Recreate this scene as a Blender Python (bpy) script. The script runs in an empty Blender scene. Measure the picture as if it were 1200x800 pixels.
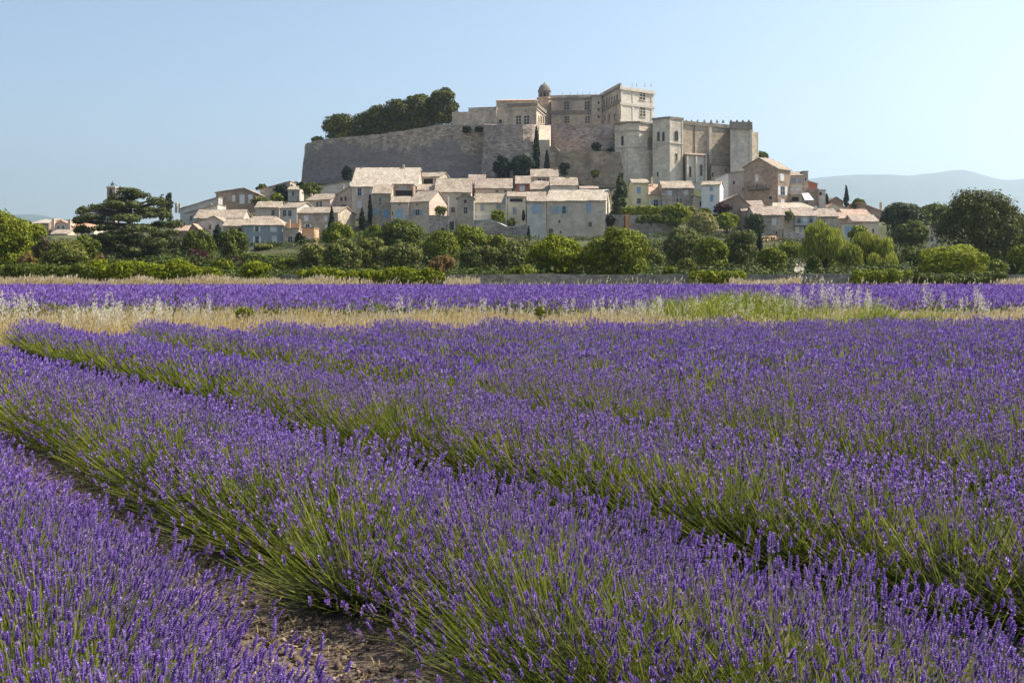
import bpy, math, random
import numpy as np
from mathutils import Vector

# ------------------------------------------------------------------ camera, sky, sun, exposure
S = bpy.context.scene
COL = S.collection
F, CX, HZ, CH = 1167.0, 600.0, 320.0, 1.7        # lens in pixels of a 1200 px frame, horizon row, eye height

cam = bpy.data.cameras.new('camera')
cam.lens = 36.0 * F / 1200.0
cam.sensor_width = 36.0
cam.shift_y = -(400.0 - HZ) / 1200.0
cam.clip_start = 0.05
cam.clip_end = 30000
cam_o = bpy.data.objects.new('camera', cam)
cam_o.location = (0, 0, CH)
cam_o.rotation_euler = (math.radians(90), 0, 0)
COL.objects.link(cam_o)
S.camera = cam_o

SUN_EL, SUN_AZ = math.radians(50), math.radians(76)     # azimuth clockwise from the view direction
to_sun = Vector((math.sin(SUN_AZ) * math.cos(SUN_EL), math.cos(SUN_AZ) * math.cos(SUN_EL), math.sin(SUN_EL)))
W = bpy.data.worlds.new('World')
S.world = W
W.use_nodes = True
nt = W.node_tree
nt.nodes.clear()
sky = nt.nodes.new('ShaderNodeTexSky')
sky.sky_type = 'NISHITA'
sky.sun_disc = False
sky.sun_elevation = SUN_EL
sky.sun_rotation = SUN_AZ
sky.altitude = 200
sky.air_density = 1.0
sky.dust_density = 1.4
sky.ozone_density = 0.7
bg = nt.nodes.new('ShaderNodeBackground')
bg.inputs['Strength'].default_value = 0.086
wo = nt.nodes.new('ShaderNodeOutputWorld')
nt.links.new(sky.outputs[0], bg.inputs[0])
nt.links.new(bg.outputs[0], wo.inputs[0])

sun = bpy.data.lights.new('sun', 'SUN')
sun.energy = 5.0
sun.angle = math.radians(0.53)
sun.color = (1.0, 0.92, 0.80)
sun_o = bpy.data.objects.new('sun', sun)
sun_o.rotation_euler = to_sun.to_track_quat('Z', 'Y').to_euler()
sun_o.location = (200, -80, 300)
COL.objects.link(sun_o)

S.view_settings.view_transform = 'Standard'
S.view_settings.look = 'None'
S.view_settings.exposure = 1.1
S.view_settings.gamma = 1.0
S.view_settings.use_curve_mapping = False
S.cycles.use_denoising = True
S.cycles.max_bounces = 6
S.cycles.diffuse_bounces = 3
S.cycles.glossy_bounces = 2
S.cycles.transmission_bounces = 4
S.cycles.transparent_max_bounces = 4
S.cycles.volume_bounces = 1

rng = np.random.default_rng(7)
random.seed(7)

# ------------------------------------------------------------------ helpers
def X_(px, Y): return (px - CX) * Y / F
def Z_(py, Y): return CH + (HZ - py) * Y / F

def link(o, parent=None):
    COL.objects.link(o)
    if parent is not None:
        o.parent = parent
    return o

def tag(o, label=None, cat=None, group=None, kind=None):
    if label: o['label'] = label
    if cat: o['category'] = cat
    if group: o['group'] = group
    if kind: o['kind'] = kind
    return o

ORG = {}
def empty(name, loc):
    o = bpy.data.objects.new(name, None)
    o.location = loc
    o.empty_display_size = 0.5
    link(o)
    ORG[o.name] = Vector(loc)
    return o

class MB:
    """collects faces in world space, then links them as ONE mesh object"""
    def __init__(s): s.v, s.f, s.m = [], [], []
    def add(s, vs, fs, m=0):
        b = len(s.v)
        s.v += [tuple(p) for p in vs]
        for f in fs:
            s.f.append(tuple(b + i for i in f)); s.m.append(m)
    def prism(s, base, z0, z1, m=0):
        """vertical prism over a ccw footprint; z1 is a number or one per corner"""
        n = len(base)
        zt = z1 if isinstance(z1, (list, tuple)) else [z1] * n
        zb = z0 if isinstance(z0, (list, tuple)) else [z0] * n
        vs = [(base[i][0], base[i][1], zb[i]) for i in range(n)] + [(base[i][0], base[i][1], zt[i]) for i in range(n)]
        fs = [tuple(range(n))[::-1], tuple(range(n, 2 * n))]
        fs += [(i, (i + 1) % n, n + (i + 1) % n, n + i) for i in range(n)]
        s.add(vs, fs, m)
    def box(s, o, ax, ay, az, m=0):
        o, ax, ay, az = Vector(o), Vector(ax), Vector(ay), Vector(az)
        vs = [o, o + ax, o + ax + ay, o + ay, o + az, o + ax + az, o + ax + ay + az, o + ay + az]
        s.add(vs, [(0, 3, 2, 1), (4, 5, 6, 7), (0, 1, 5, 4), (1, 2, 6, 5), (2, 3, 7, 6), (3, 0, 4, 7)], m)
    def tube(s, pts, rs, n=7, m=0):
        pts = [Vector(p) for p in pts]
        rings = []
        b = len(s.v)
        for i, p in enumerate(pts):
            d = (pts[min(i + 1, len(pts) - 1)] - pts[max(i - 1, 0)])
            d = d.normalized() if d.length > 1e-9 else Vector((0, 0, 1))
            a = d.cross(Vector((0.31, 0.95, 0.02))).normalized()
            c = d.cross(a)
            for k in range(n):
                t = 2 * math.pi * k / n
                s.v.append(tuple(p + (a * math.cos(t) + c * math.sin(t)) * rs[i]))
        for i in range(len(pts) - 1):
            for k in range(n):
                k2 = (k + 1) % n
                s.f.append((b + i * n + k, b + i * n + k2, b + (i + 1) * n + k2, b + (i + 1) * n + k)); s.m.append(m)
        s.f.append(tuple(b + k for k in range(n))[::-1]); s.m.append(m)
        e = b + (len(pts) - 1) * n
        s.f.append(tuple(e + k for k in range(n))); s.m.append(m)
    def lathe(s, c, prof, n=12, m=0):
        b = len(s.v)
        for r, z in prof:
            for k in range(n):
                t = 2 * math.pi * (k + .5) / n
                s.v.append((c[0] + r * math.cos(t), c[1] + r * math.sin(t), c[2] + z))
        for i in range(len(prof) - 1):
            for k in range(n):
                k2 = (k + 1) % n
                s.f.append((b + i * n + k, b + i * n + k2, b + (i + 1) * n + k2, b + (i + 1) * n + k)); s.m.append(m)
        s.f.append(tuple(b + k for k in range(n))[::-1]); s.m.append(m)
        e = b + (len(prof) - 1) * n
        s.f.append(tuple(e + k for k in range(n))); s.m.append(m)
    def build(s, name, mats, parent=None, smooth=False, loc=None):
        if not isinstance(mats, (list, tuple)): mats = [mats]
        if parent is not None: org = worldorg(parent)
        elif loc is not None: org = Vector(loc)
        else: org = Vector((0, 0, 0))
        me = bpy.data.meshes.new(name)
        me.from_pydata([(p[0] - org.x, p[1] - org.y, p[2] - org.z) for p in s.v], [], s.f)
        for m in mats: me.materials.append(m)
        if len(mats) > 1: me.polygons.foreach_set('material_index', s.m)
        if smooth: me.polygons.foreach_set('use_smooth', [True] * len(s.f))
        me.update()
        o = bpy.data.objects.new(name, me)
        link(o, parent)
        if parent is None: o.location = org
        ORG[o.name] = org
        return o

def worldorg(o): return ORG[o.name]

def fast_mesh(name, V, T, mats, parent=None, midx=None, loc=None):
    """numpy triangles or quads -> one mesh object"""
    org = worldorg(parent) if parent is not None else Vector(loc or (0, 0, 0))
    V = np.asarray(V, np.float32) - np.array(org, np.float32)
    T = np.asarray(T, np.int32)
    k = T.shape[1]
    me = bpy.data.meshes.new(name)
    me.vertices.add(len(V)); me.vertices.foreach_set('co', V.ravel())
    me.loops.add(T.size); me.loops.foreach_set('vertex_index', T.ravel())
    me.polygons.add(len(T)); me.polygons.foreach_set('loop_start', np.arange(0, T.size, k, dtype=np.int32))
    if not isinstance(mats, (list, tuple)): mats = [mats]
    for m in mats: me.materials.append(m)
    if midx is not None: me.polygons.foreach_set('material_index', np.asarray(midx, np.int32))
    me.update(calc_edges=True)
    o = bpy.data.objects.new(name, me)
    link(o, parent)
    if parent is None: o.location = org
    ORG[o.name] = org
    return o

def unit(a):
    return a / np.maximum(np.linalg.norm(a, axis=-1, keepdims=True), 1e-9)

def instance(TV, TF, pos, zdir, sxy, sz, spin):
    """copies of a template (its z along zdir) -> vertices, faces"""
    N, m = len(pos), len(TV)
    zdir = unit(zdir)
    ref = np.where(np.abs(zdir[:, :1]) < .9, np.array([[1., 0, 0]]), np.array([[0, 1., 0]]))
    a = unit(np.cross(ref, zdir)); b = np.cross(zdir, a)
    c, s_ = np.cos(spin)[:, None], np.sin(spin)[:, None]
    a2 = a * c + b * s_; b2 = -a * s_ + b * c
    V = (pos[:, None, :] + TV[None, :, 0:1] * (a2 * sxy[:, None])[:, None, :] + TV[None, :, 1:2] * (b2 * sxy[:, None])[:, None, :]
         + TV[None, :, 2:3] * (zdir * sz[:, None])[:, None, :]).reshape(-1, 3)
    T = (TF[None] + (np.arange(N) * m)[:, None, None]).reshape(-1, TF.shape[1])
    return V, T

class Soup:
    def __init__(s): s.V, s.T, s.M, s.n = [], [], [], 0
    def add(s, V, T, m=0):
        s.V.append(V); s.T.append(T + s.n); s.M.append(np.full(len(T), m, np.int32)); s.n += len(V)
    def build(s, name, mats, parent=None, loc=None):
        return fast_mesh(name, np.concatenate(s.V), np.concatenate(s.T), mats, parent, np.concatenate(s.M), loc)

def vnoise(x, y, seed=0):
    """cheap smooth value noise in about -1..1 (numpy)"""
    x = np.asarray(x, float); y = np.asarray(y, float)
    xi, yi = np.floor(x), np.floor(y)
    def h(i, j):
        v = np.sin(i * 127.1 + j * 311.7 + seed * 74.7) * 43758.5453
        return v - np.floor(v)
    fx, fy = x - xi, y - yi
    fx, fy = fx * fx * (3 - 2 * fx), fy * fy * (3 - 2 * fy)
    v = (h(xi, yi) * (1 - fx) + h(xi + 1, yi) * fx) * (1 - fy) + (h(xi, yi + 1) * (1 - fx) + h(xi + 1, yi + 1) * fx) * fy
    return v * 2 - 1

# ------------------------------------------------------------------ materials
def newmat(name):
    m = bpy.data.materials.new(name); m.use_nodes = True
    t = m.node_tree; t.nodes.clear()
    out = t.nodes.new('ShaderNodeOutputMaterial')
    b = t.nodes.new('ShaderNodeBsdfPrincipled')
    b.inputs['Specular IOR Level'].default_value = 0.2
    t.links.new(b.outputs[0], out.inputs[0])
    return m, t, b, out

def ramp(t, fac, stops):
    r = t.nodes.new('ShaderNodeValToRGB')
    e = r.color_ramp.elements
    while len(e) < len(stops): e.new(0.5)
    for i, (p, c) in enumerate(stops):
        e[i].position = p; e[i].color = (*c, 1)
    t.links.new(fac, r.inputs[0])
    return r.outputs[0]

def mixc(t, fac, a, b, mode='MIX'):
    n = t.nodes.new('ShaderNodeMix'); n.data_type = 'RGBA'; n.blend_type = mode
    if isinstance(fac, (int, float)): n.inputs[0].default_value = fac
    else: t.links.new(fac, n.inputs[0])
    for sock, v in ((n.inputs[6], a), (n.inputs[7], b)):
        if isinstance(v, tuple): sock.default_value = (*v, 1)
        else: t.links.new(v, sock)
    return n.outputs[2]

def noise(t, coord, scale, detail=4, rough=.6):
    n = t.nodes.new('ShaderNodeTexNoise')
    n.inputs['Scale'].default_value = scale; n.inputs['Detail'].default_value = detail; n.inputs['Roughness'].default_value = rough
    t.links.new(coord, n.inputs['Vector'])
    return n.outputs[0]

def wpos(t, scale=None):
    g = t.nodes.new('ShaderNodeNewGeometry')
    if scale is None: return g.outputs['Position']
    mp = t.nodes.new('ShaderNodeMapping'); mp.inputs['Scale'].default_value = scale
    t.links.new(g.outputs['Position'], mp.inputs['Vector'])
    return mp.outputs[0]

def maprange(t, v, a, b, c=0., d=1.):
    n = t.nodes.new('ShaderNodeMapRange')
    n.inputs[1].default_value, n.inputs[2].default_value, n.inputs[3].default_value, n.inputs[4].default_value = a, b, c, d
    t.links.new(v, n.inputs[0])
    return n.outputs[0]

def math_(t, op, a, b=0.):
    n = t.nodes.new('ShaderNodeMath'); n.operation = op
    for i, v in enumerate((a, b)):
        if isinstance(v, (int, float)): n.inputs[i].default_value = v
        else: t.links.new(v, n.inputs[i])
    return n.outputs[0]

def bump(t, b, h, dist=.1, strength=.6):
    n = t.nodes.new('ShaderNodeBump'); n.inputs['Distance'].default_value = dist; n.inputs['Strength'].default_value = strength
    t.links.new(h, n.inputs['Height']); t.links.new(n.outputs[0], b.inputs['Normal'])

def stone(name, c1, c2, c3, block=1.6, amt=.55, stain=None, stain_amt=.5, stain_scale=.12, damp=None):
    """rubble or plaster wall: stones in courses, patches, streaky stains"""
    m, t, b, _ = newmat(name)
    vor = t.nodes.new('ShaderNodeTexVoronoi'); vor.inputs['Scale'].default_value = block
    t.links.new(wpos(t, (1, 1, 1.9)), vor.inputs['Vector'])
    sep = t.nodes.new('ShaderNodeSeparateColor'); t.links.new(vor.outputs['Color'], sep.inputs[0])
    n1 = noise(t, wpos(t), .35, 6, .65)
    base = ramp(t, n1, [(.3, c1), (.5, c2), (.7, c3)])
    dark = mixc(t, 1., base, (.45, .42, .4), 'MULTIPLY')
    lite = mixc(t, 1., base, (1.25, 1.22, 1.18), 'MULTIPLY')
    cell = mixc(t, sep.outputs[0], dark, lite)
    col = mixc(t, amt, base, cell)
    if stain:
        n2 = noise(t, wpos(t, (1, 1, .3)), stain_scale, 6, .7)
        f_ = maprange(t, n2, .46, .62)
        if damp:      # old damp stain rising unevenly from the foot of the wall
            sp = t.nodes.new('ShaderNodeSeparateXYZ'); t.links.new(wpos(t), sp.inputs[0])
            edge = math_(t, 'ADD', sp.outputs[2], math_(t, 'MULTIPLY', noise(t, wpos(t, (1, 1, .5)), .11, 6, .7), -damp[1] * 4))
            f_ = maprange(t, edge, damp[0] - damp[1] * 2 + 1.2, damp[0] - damp[1] * 2 - 1.2)
        col = mixc(t, math_(t, 'MULTIPLY', f_, stain_amt), col, stain)
    t.links.new(col, b.inputs['Base Color'])
    b.inputs['Roughness'].default_value = .92
    bump(t, b, math_(t, 'ADD', sep.outputs[1], math_(t, 'MULTIPLY', noise(t, wpos(t), 3., 3), 1.)), .12, .5)
    return m

def tiles(name, c1, c2, c3):
    """canal tiles: mottled clay with rows of barrels"""
    m, t, b, _ = newmat(name)
    n1 = noise(t, wpos(t), .5, 8, .75)
    base = ramp(t, n1, [(.32, c1), (.5, c2), (.68, c3)])
    vor = t.nodes.new('ShaderNodeTexVoronoi'); vor.inputs['Scale'].default_value = 3.6
    t.links.new(wpos(t, (1, .6, .6)), vor.inputs['Vector'])
    sep = t.nodes.new('ShaderNodeSeparateColor'); t.links.new(vor.outputs['Color'], sep.inputs[0])
    col = mixc(t, .6, base, mixc(t, sep.outputs[0], mixc(t, 1., base, (.5, .45, .42), 'MULTIPLY'), mixc(t, 1., base, (1.3, 1.3, 1.3), 'MULTIPLY')))
    t.links.new(col, b.inputs['Base Color'])
    b.inputs['Roughness'].default_value = .9
    wv = t.nodes.new('ShaderNodeTexWave'); wv.inputs['Scale'].default_value = 1.1; wv.inputs['Distortion'].default_value = 1.
    t.links.new(wpos(t), wv.inputs['Vector'])
    bump(t, b, math_(t, 'ADD', wv.outputs['Fac'], sep.outputs[1]), .06, .6)
    return m

def paint(name, c, rough=.6, var=.18):
    m, t, b, _ = newmat(name)
    n1 = noise(t, wpos(t), 1.3, 5)
    col = ramp(t, n1, [(.3, tuple(x * (1 - var) for x in c)), (.7, tuple(min(1, x * (1 + var)) for x in c))])
    t.links.new(col, b.inputs['Base Color']); b.inputs['Roughness'].default_value = rough
    return m

def leafmat(name, stops, trans=.2, rough=.55, patch=None):
    """every leaf its own tone; some light passes through"""
    m, t, b, out = newmat(name)
    g = t.nodes.new('ShaderNodeNewGeometry')
    col = ramp(t, g.outputs['Random Per Island'], stops)
    if patch:
        n = noise(t, wpos(t), patch[1], 3)
        col = mixc(t, math_(t, 'MULTIPLY', maprange(t, n, .45, .6), patch[2]), col, patch[0])
    t.links.new(col, b.inputs['Base Color']); b.inputs['Roughness'].default_value = rough; b.inputs['Specular IOR Level'].default_value = .06
    tr = t.nodes.new('ShaderNodeBsdfTranslucent'); t.links.new(col, tr.inputs[0])
    mx = t.nodes.new('ShaderNodeMixShader'); mx.inputs[0].default_value = trans
    t.links.new(b.outputs[0], mx.inputs[1]); t.links.new(tr.outputs[0], mx.inputs[2])
    t.links.new(mx.outputs[0], out.inputs[0])
    return m

def dusk(c, k): return tuple(x * k for x in c)
def greens(c, v=.55):
    return [(0., tuple(x * (1 - v) for x in c)), (.55, c), (1., (c[0] * (1 + v * 1.2), c[1] * (1 + v), c[2] * (1 + v * .6)))]

M = {}
# walls
M['rampart'] = stone('rampart_stone', (0.325, 0.263, 0.210), (0.416, 0.338, 0.258), (0.494, 0.406, 0.306), 1.0, .8, (.185, .165, .165), .75, .07, (42.5, 6.))
M['bastion'] = stone('bastion_stone', (0.316, 0.259, 0.228), (0.397, 0.324, 0.269), (0.480, 0.396, 0.318), 1.0, .8, (.15, .135, .14), .5, .09)
M['castle'] = stone('castle_stone', (0.478, 0.389, 0.296), (0.598, 0.489, 0.363), (0.688, 0.575, 0.430), .9, .35, (.2, .17, .155), .55, .25)
M['pavilion'] = stone('pale_dressed_stone', (.52, .475, .40), (.58, .53, .45), (.63, .585, .51), 1.0, .2, (.42, .38, .32), .4, .3)
M['church'] = stone('church_stone', (0.598, 0.504, 0.390), (0.703, 0.604, 0.470), (0.720, 0.690, 0.552), .9, .35, (.25, .22, .195), .5, .16)
M['nave'] = stone('nave_ochre_stone', (.44, .36, .26), (.50, .425, .32), (.55, .48, .38), .8, .5, (.36, .27, .165), .5, .2)
M['dome'] = stone('dome_stone', (0.130, 0.119, 0.105), (0.182, 0.163, 0.135), (0.247, 0.213, 0.175), .8, .3)
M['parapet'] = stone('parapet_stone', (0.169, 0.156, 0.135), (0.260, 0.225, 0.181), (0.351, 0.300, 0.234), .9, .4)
M['rock'] = stone('rock_face', (0.286, 0.213, 0.146), (0.390, 0.294, 0.199), (0.468, 0.362, 0.246), .6, .6, (.15, .13, .10), .6, .2)
M['beige'] = stone('beige_plaster', (0.524, 0.448, 0.340), (0.612, 0.519, 0.407), (0.684, 0.588, 0.472), .9, 0.27, (.30, .265, .225), .5)
M['pink'] = stone('pinkish_plaster', (0.524, 0.420, 0.340), (0.612, 0.491, 0.393), (0.684, 0.560, 0.446), .9, 0.23, (.30, .25, .22), .5)
M['grey'] = stone('grey_plaster', (0.468, 0.434, 0.394), (0.562, 0.517, 0.449), (0.655, 0.600, 0.520), .9, 0.27, (.27, .25, .24), .5)
M['cream'] = stone('cream_plaster', (0.616, 0.528, 0.389), (0.682, 0.594, 0.454), (0.748, 0.671, 0.540), .9, 0.15, (.46, .40, .31), .4)
M['white'] = stone('white_plaster', (0.651, 0.630, 0.578), (0.735, 0.704, 0.651), (0.788, 0.766, 0.714), .9, 0.11, (.52, .49, .43), .35)
M['yellow'] = stone('yellow_plaster', (0.676, 0.550, 0.328), (0.754, 0.625, 0.386), (0.800, 0.700, 0.456), .9, 0.11, (.44, .37, .25), .3)
M['bluewall'] = stone('blue_grey_plaster', (0.253, 0.287, 0.314), (0.299, 0.339, 0.364), (0.345, 0.380, 0.398), .9, .08, (.21, .22, .235), .4)
M['redwall'] = stone('brick_red_plaster', (.38, .13, .085), (.43, .17, .11), (.46, .21, .15), .9, .12)
M['brown'] = stone('brown_rubble', (0.291, 0.211, 0.157), (0.372, 0.273, 0.203), (0.451, 0.343, 0.262), 1.3, .5, (.17, .135, .115), .5)
M['rubble'] = stone('grey_beige_rubble', (0.390, 0.323, 0.246), (0.499, 0.420, 0.323), (0.593, 0.510, 0.394), 1.3, .5, (.21, .18, .16), .5)
M['terra'] = stone('terracotta_plaster', (.52, .30, .17), (.60, .37, .22), (.66, .44, .29), .9, .08)
M['drywall'] = stone('dry_stone', (0.221, 0.194, 0.158), (0.305, 0.269, 0.222), (0.390, 0.344, 0.281), 2.6, .75, (.13, .125, .115), .5, .4)
M['retain'] = stone('retaining_wall_stone', (0.343, 0.284, 0.239), (0.437, 0.374, 0.308), (0.530, 0.466, 0.394), 1.5, .65, (.165, .145, .14), .6, .25)
# roofs
M['tile'] = tiles('pale_clay_tiles', (.22, .175, .13), (.32, .262, .20), (.42, .36, .285))
M['tileb'] = tiles('bleached_clay_tiles', (.36, .305, .235), (.43, .37, .29), (.49, .43, .345))
M['tiler'] = tiles('rosy_clay_tiles', (.30, .20, .145), (.40, .28, .21), (.48, .37, .285))
M['tiled'] = tiles('dark_weathered_tiles', (.22, .17, .135), (.32, .255, .205), (.42, .35, .285))
M['tileo'] = tiles('orange_clay_tiles', (.5, .24, .14), (.58, .33, .21), (.62, .42, .3))
# joinery
M['pane'] = None
m, t, b, _ = newmat('window_glass'); b.inputs['Base Color'].default_value = (.03, .035, .04, 1); b.inputs['Roughness'].default_value = .15
b.inputs['Specular IOR Level'].default_value = .22; M['pane'] = m
M['opening_shade'] = paint('painted_opening_shade', (.028, .025, .026), .9)  # near-black colour stands for the shade inside openings
M['surround'] = paint('stone_surround', (.46, .42, .36), .85)
M['sw'] = paint('white_shutter_paint', (.62, .62, .62), .6)
M['sb'] = paint('pale_blue_shutter_paint', (.29, .40, .50), .6)
M['sB'] = paint('blue_shutter_paint', (.20, .35, .52), .6)
M['sg'] = paint('grey_shutter_paint', (.30, .32, .34), .6)
M['sr'] = paint('dark_red_shutter_paint', (.13, .05, .05), .6)
M['whitepaint'] = paint('white_paint', (.74, .72, .68), .7, .06)
M['metal'] = paint('dark_iron', (.06, .06, .06), .5)
M['orange'] = paint('orange_paint', (.75, .28, .06), .5, .1)
M['red'] = paint('red_paint', (.6, .07, .06), .5, .1)
M['cloth'] = paint('white_canvas', (.8, .8, .8), .9, .05)
M['concrete'] = paint('pale_concrete', (.30, .265, .22), .9, .1)
M['bark'] = stone('bark', (.06, .05, .04), (.09, .075, .06), (.13, .11, .09), 3., .4)
M['wood'] = paint('dark_wood', (.09, .065, .05), .8)
# leaves
M['l_oak'] = leafmat('dark_oak_leaves', greens((0.079, 0.090, 0.016)))
M['l_green'] = leafmat('green_leaves', greens((0.150, 0.175, 0.016)))
M['l_mid'] = leafmat('mid_green_leaves', greens((0.094, 0.119, 0.020)))
M['l_bright'] = leafmat('bright_green_leaves', greens((0.225, 0.255, 0.019)), .28)
M['l_lime'] = leafmat('lime_leaves', greens((0.221, 0.264, 0.025)), .4)
M['l_olive'] = leafmat('olive_leaves', greens((0.150, 0.162, 0.037)))
M['l_grey'] = leafmat('grey_green_leaves', greens((0.126, 0.140, 0.037)))
M['l_willow'] = leafmat('willow_leaves', greens((0.299, 0.321, 0.054)), .3)
M['l_cedar'] = leafmat('cedar_needles', greens((0.094, 0.110, 0.037)), .25)
M['l_cypress'] = leafmat('cypress_foliage', greens((0.019, 0.029, 0.014)), .1)
M['l_conifer'] = leafmat('blue_green_needles', greens((0.066, 0.083, 0.031)), .15)
M['l_purple'] = leafmat('purple_plum_leaves', greens((0.064, 0.021, 0.030)), .3)
M['l_rust'] = leafmat('rusty_dry_leaves', [(0, (.12, .11, .03)), (.5, (.2, .13, .045)), (1, (.3, .15, .07))], .3)
M['l_tawny'] = leafmat('tawny_thin_leaves', [(0, (.10, .10, .04)), (.5, (.15, .11, .06)), (1, (.19, .13, .09))], .3)
M['l_hedge'] = leafmat('hedge_leaves', greens((0.178, 0.208, 0.011)), .28)
M['l_gold'] = leafmat('yellow_tipped_leaves', [(0, (.12, .13, .03)), (.5, (.22, .2, .06)), (1, (.42, .37, .14))], .35)
M['l_scrub'] = leafmat('shade_toned_scrub_leaves', greens((0.064, 0.085, 0.019)), .14)  # colour kept dark so the scrub reads as shade between the trees
M['l_ivy'] = leafmat('ivy_leaves', greens((0.019, 0.032, 0.017)), .15)
# ------------------------------------------------------------------ village data (pixel columns/rows are only used to find real positions at a chosen distance)
GH = 'stone houses of the hillside village'
HOUSES = []
def H(label, pl, pr, Y, D, roof, ys, yb, wall, tile, wins=(), chims=(), dy=0., cat='house', name='house'):
    HOUSES.append(dict(label=label, pl=pl, pr=pr, Yl=Y - dy / 2, Yr=Y + dy / 2, D=D, roof=roof, ys=ys, yb=yb, wall=wall, tile=tile,
                       wins=wins, chims=chims, cat=cat, name=name))

# west cluster
H('long stone house with a roof sloping down left, at the west edge of the village', 211, 256, 285, 10, 'shedx', (245, 231.5), 262, 'grey', 'tile', [(246, 243, 3, 5, 'n', '')], [(206.5, 238, 2.2, 1.6), (210.5, 239, 2, 1.5)])
H('grey house with left sloping roof and a white chimney, just below the long stone one', 217, 255, 272, 8, 'shedx', (250.5, 240), 272, 'grey', 'tile', [(224, 256, 3, 5, 'n', '')], [(247, 239, 2.4, 2.2)])
H('tall brown gabled house with three white shuttered windows against the sky', 253, 302, 290, 10, 'front', (226, 286, 221, 227.5), 246, 'brown', 'tile',
  [(274, 232.5, 3.4, 7, 'c', 'sw'), (283.7, 233.5, 5.4, 10.5, 'c', 'sw'), (293.5, 233, 4.6, 9.5, 'c', 'sw')])
H('wide pale roofed house below the tall brown gabled one', 228, 284, 266, 9, 'side', (256, 246.5), 270, 'grey', 'tile', [], [(240, 249, 2, 1.4)])
H('grey gabled house beside the open loggia of the blue house', 229, 265, 254, 9, 'front', (261, 251, 254, 262.5), 284, 'grey', 'tile', [(246, 266, 3, 5, 'n', '')])
H('low rosy roofed house half hidden behind the big cedar', 203, 223, 251, 8, 'side', (271, 265), 284, 'brown', 'tiler')
H('small dark gabled house just right of the low rosy roof by the cedar', 221, 236, 249, 8, 'front', (271.5, 226, 263, 272), 285, 'brown', 'tiler')
H('blue grey plastered house with white shutters and a hipped roof', 285, 331, 235, 10, 'hip', (264, 254.5, .12, .3), 303, 'bluewall', 'tile',
  [(301, 268.5, 3.4, 5.4, 's', 'sw'), (320.5, 268.5, 7.5, 6, 'c', 'sw'), (301.2, 281, 4, 8, 's', 'sw'), (321.5, 281, 5.4, 8.4, 'c', 'sw')], [(295, 253, 2.2, 2)])
H('low wing with a dark open loggia at the left end of the blue house', 261.5, 284.6, 236.5, 8, 'side', (265, 257.5), 300, 'rubble', 'tile', [(276, 270, 14, 5.5, 'o', '')])
H('flat topped stone annex with an orange roof terrace beside the blue house', 331.6, 350, 232, 7, 'flat', (268.5,), 302, 'rubble', 'tile',
  [(340, 280.5, 5, 6.4, 'n', ''), (337, 291.5, 4.4, 5, 'n', ''), (344.5, 291.5, 3, 5, 'n', '')])
H('low terracotta house in the sun right of the orange roof terrace', 350.6, 368, 236, 6, 'flat', (267.5,), 290, 'terra', 'tile', [(363, 280, 2.6, 5, 'c', 'sw'), (357, 279, 2.4, 4.4, 'n', '')])
H('pale roofed house with one dark window below the ivied gable', 299, 327, 263, 8, 'side', (243.5, 237), 258, 'beige', 'tile', [(320, 249.6, 3.6, 6, 'n', '')])
H('house with a pair of grey windows and a cream sunlit end wall', 327.5, 348, 258, 8, 'side', (244, 238), 262, 'grey', 'tile', [(333.5, 250, 4, 6.6, 'n', ''), (339.7, 250, 3.6, 6.4, 'n', '')], dy=-2.4)
H('house with a pair of dark purple windows behind the pointed cypress', 359, 387, 265, 9, 'side', (234.5, 228), 252, 'pink', 'tile', [(372, 239.3, 2.6, 6, 'n', ''), (376, 239.3, 2.6, 6, 'n', '')], [(365, 227, 2, 1.4)], dy=-3)
H('brown rubble house with white shutters behind the pointed cypress', 348.5, 396, 246, 9, 'side', (250, 243.5), 281, 'rubble', 'tile',
  [(359, 255.8, 5, 6.4, 'c', 'sw'), (360.5, 266, 4, 6, 's', 'sw'), (382, 256, 3, 5.6, 'c', 'sw'), (382.5, 268, 3, 9, 'c', 'sw')], dy=-3.5)
H('small grey cottage beside the round bush at the foot of the rampart', 337.5, 351, 292, 6, 'side', (222.5, 219), 234, 'grey', 'tile', [(343.5, 227, 2.6, 5, 'n', '')], [(338.6, 219, 1.8, 2)])
H('long low stone outbuilding right of the round bush under the rampart', 376, 410, 302, 6, 'shedx', (218.5, 213.2), 232, 'grey', 'tile')
H('ivied dark gable with a pinkish end wall left of the rampart', 305, 340, 299, 8, 'shedx', (222, 213), 236, 'rubble', 'tiled')
# middle
H('biggest pale roofed house of the village under the rampart', 412, 489, 262, 17, 'side', (218.6, 197.5), 255, 'pink', 'tileb',
  [(421.3, 225, 4, 8.4, 's', 'sw'), (421.5, 240, 5, 9, 'c', 'sw'), (435, 222.5, 3, 5, 'c', 'sw')], [(424, 196, 2, 1.5), (473, 193.5, 2.4, 3)])
H('left wing with dark red shutters beside the biggest pale roof', 393.5, 411.6, 266, 12, 'shedx', (229.5, 218), 256, 'pink', 'tile',
  [(400, 233.4, 2.8, 4.4, 'c', 'sr'), (405, 232.8, 2.4, 5, 'c', 'sr'), (403, 242.6, 6, 5.4, 'c', 'sr')], [(402, 216, 2, 2)])
H('grey block rising over the right end of the biggest pale roof', 475, 491, 282, 8, 'flat', (197,), 215, 'grey', 'tile', [(481, 200.5, 2, 3, 'n', '')])
H('house with arched blue shutters and ivy on its left corner', 436.5, 458, 250, 8, 'side', (226.8, 217.8), 264, 'rubble', 'tile',
  [(440.5, 248, 6.4, 7, 'c', 'sb'), (451.8, 250, 6, 10.4, 'a', 'sB'), (445.5, 234, 3, 4.5, 'n', ''), (445.5, 238.5, 3.4, 2.4, 'n', '')])
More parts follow.
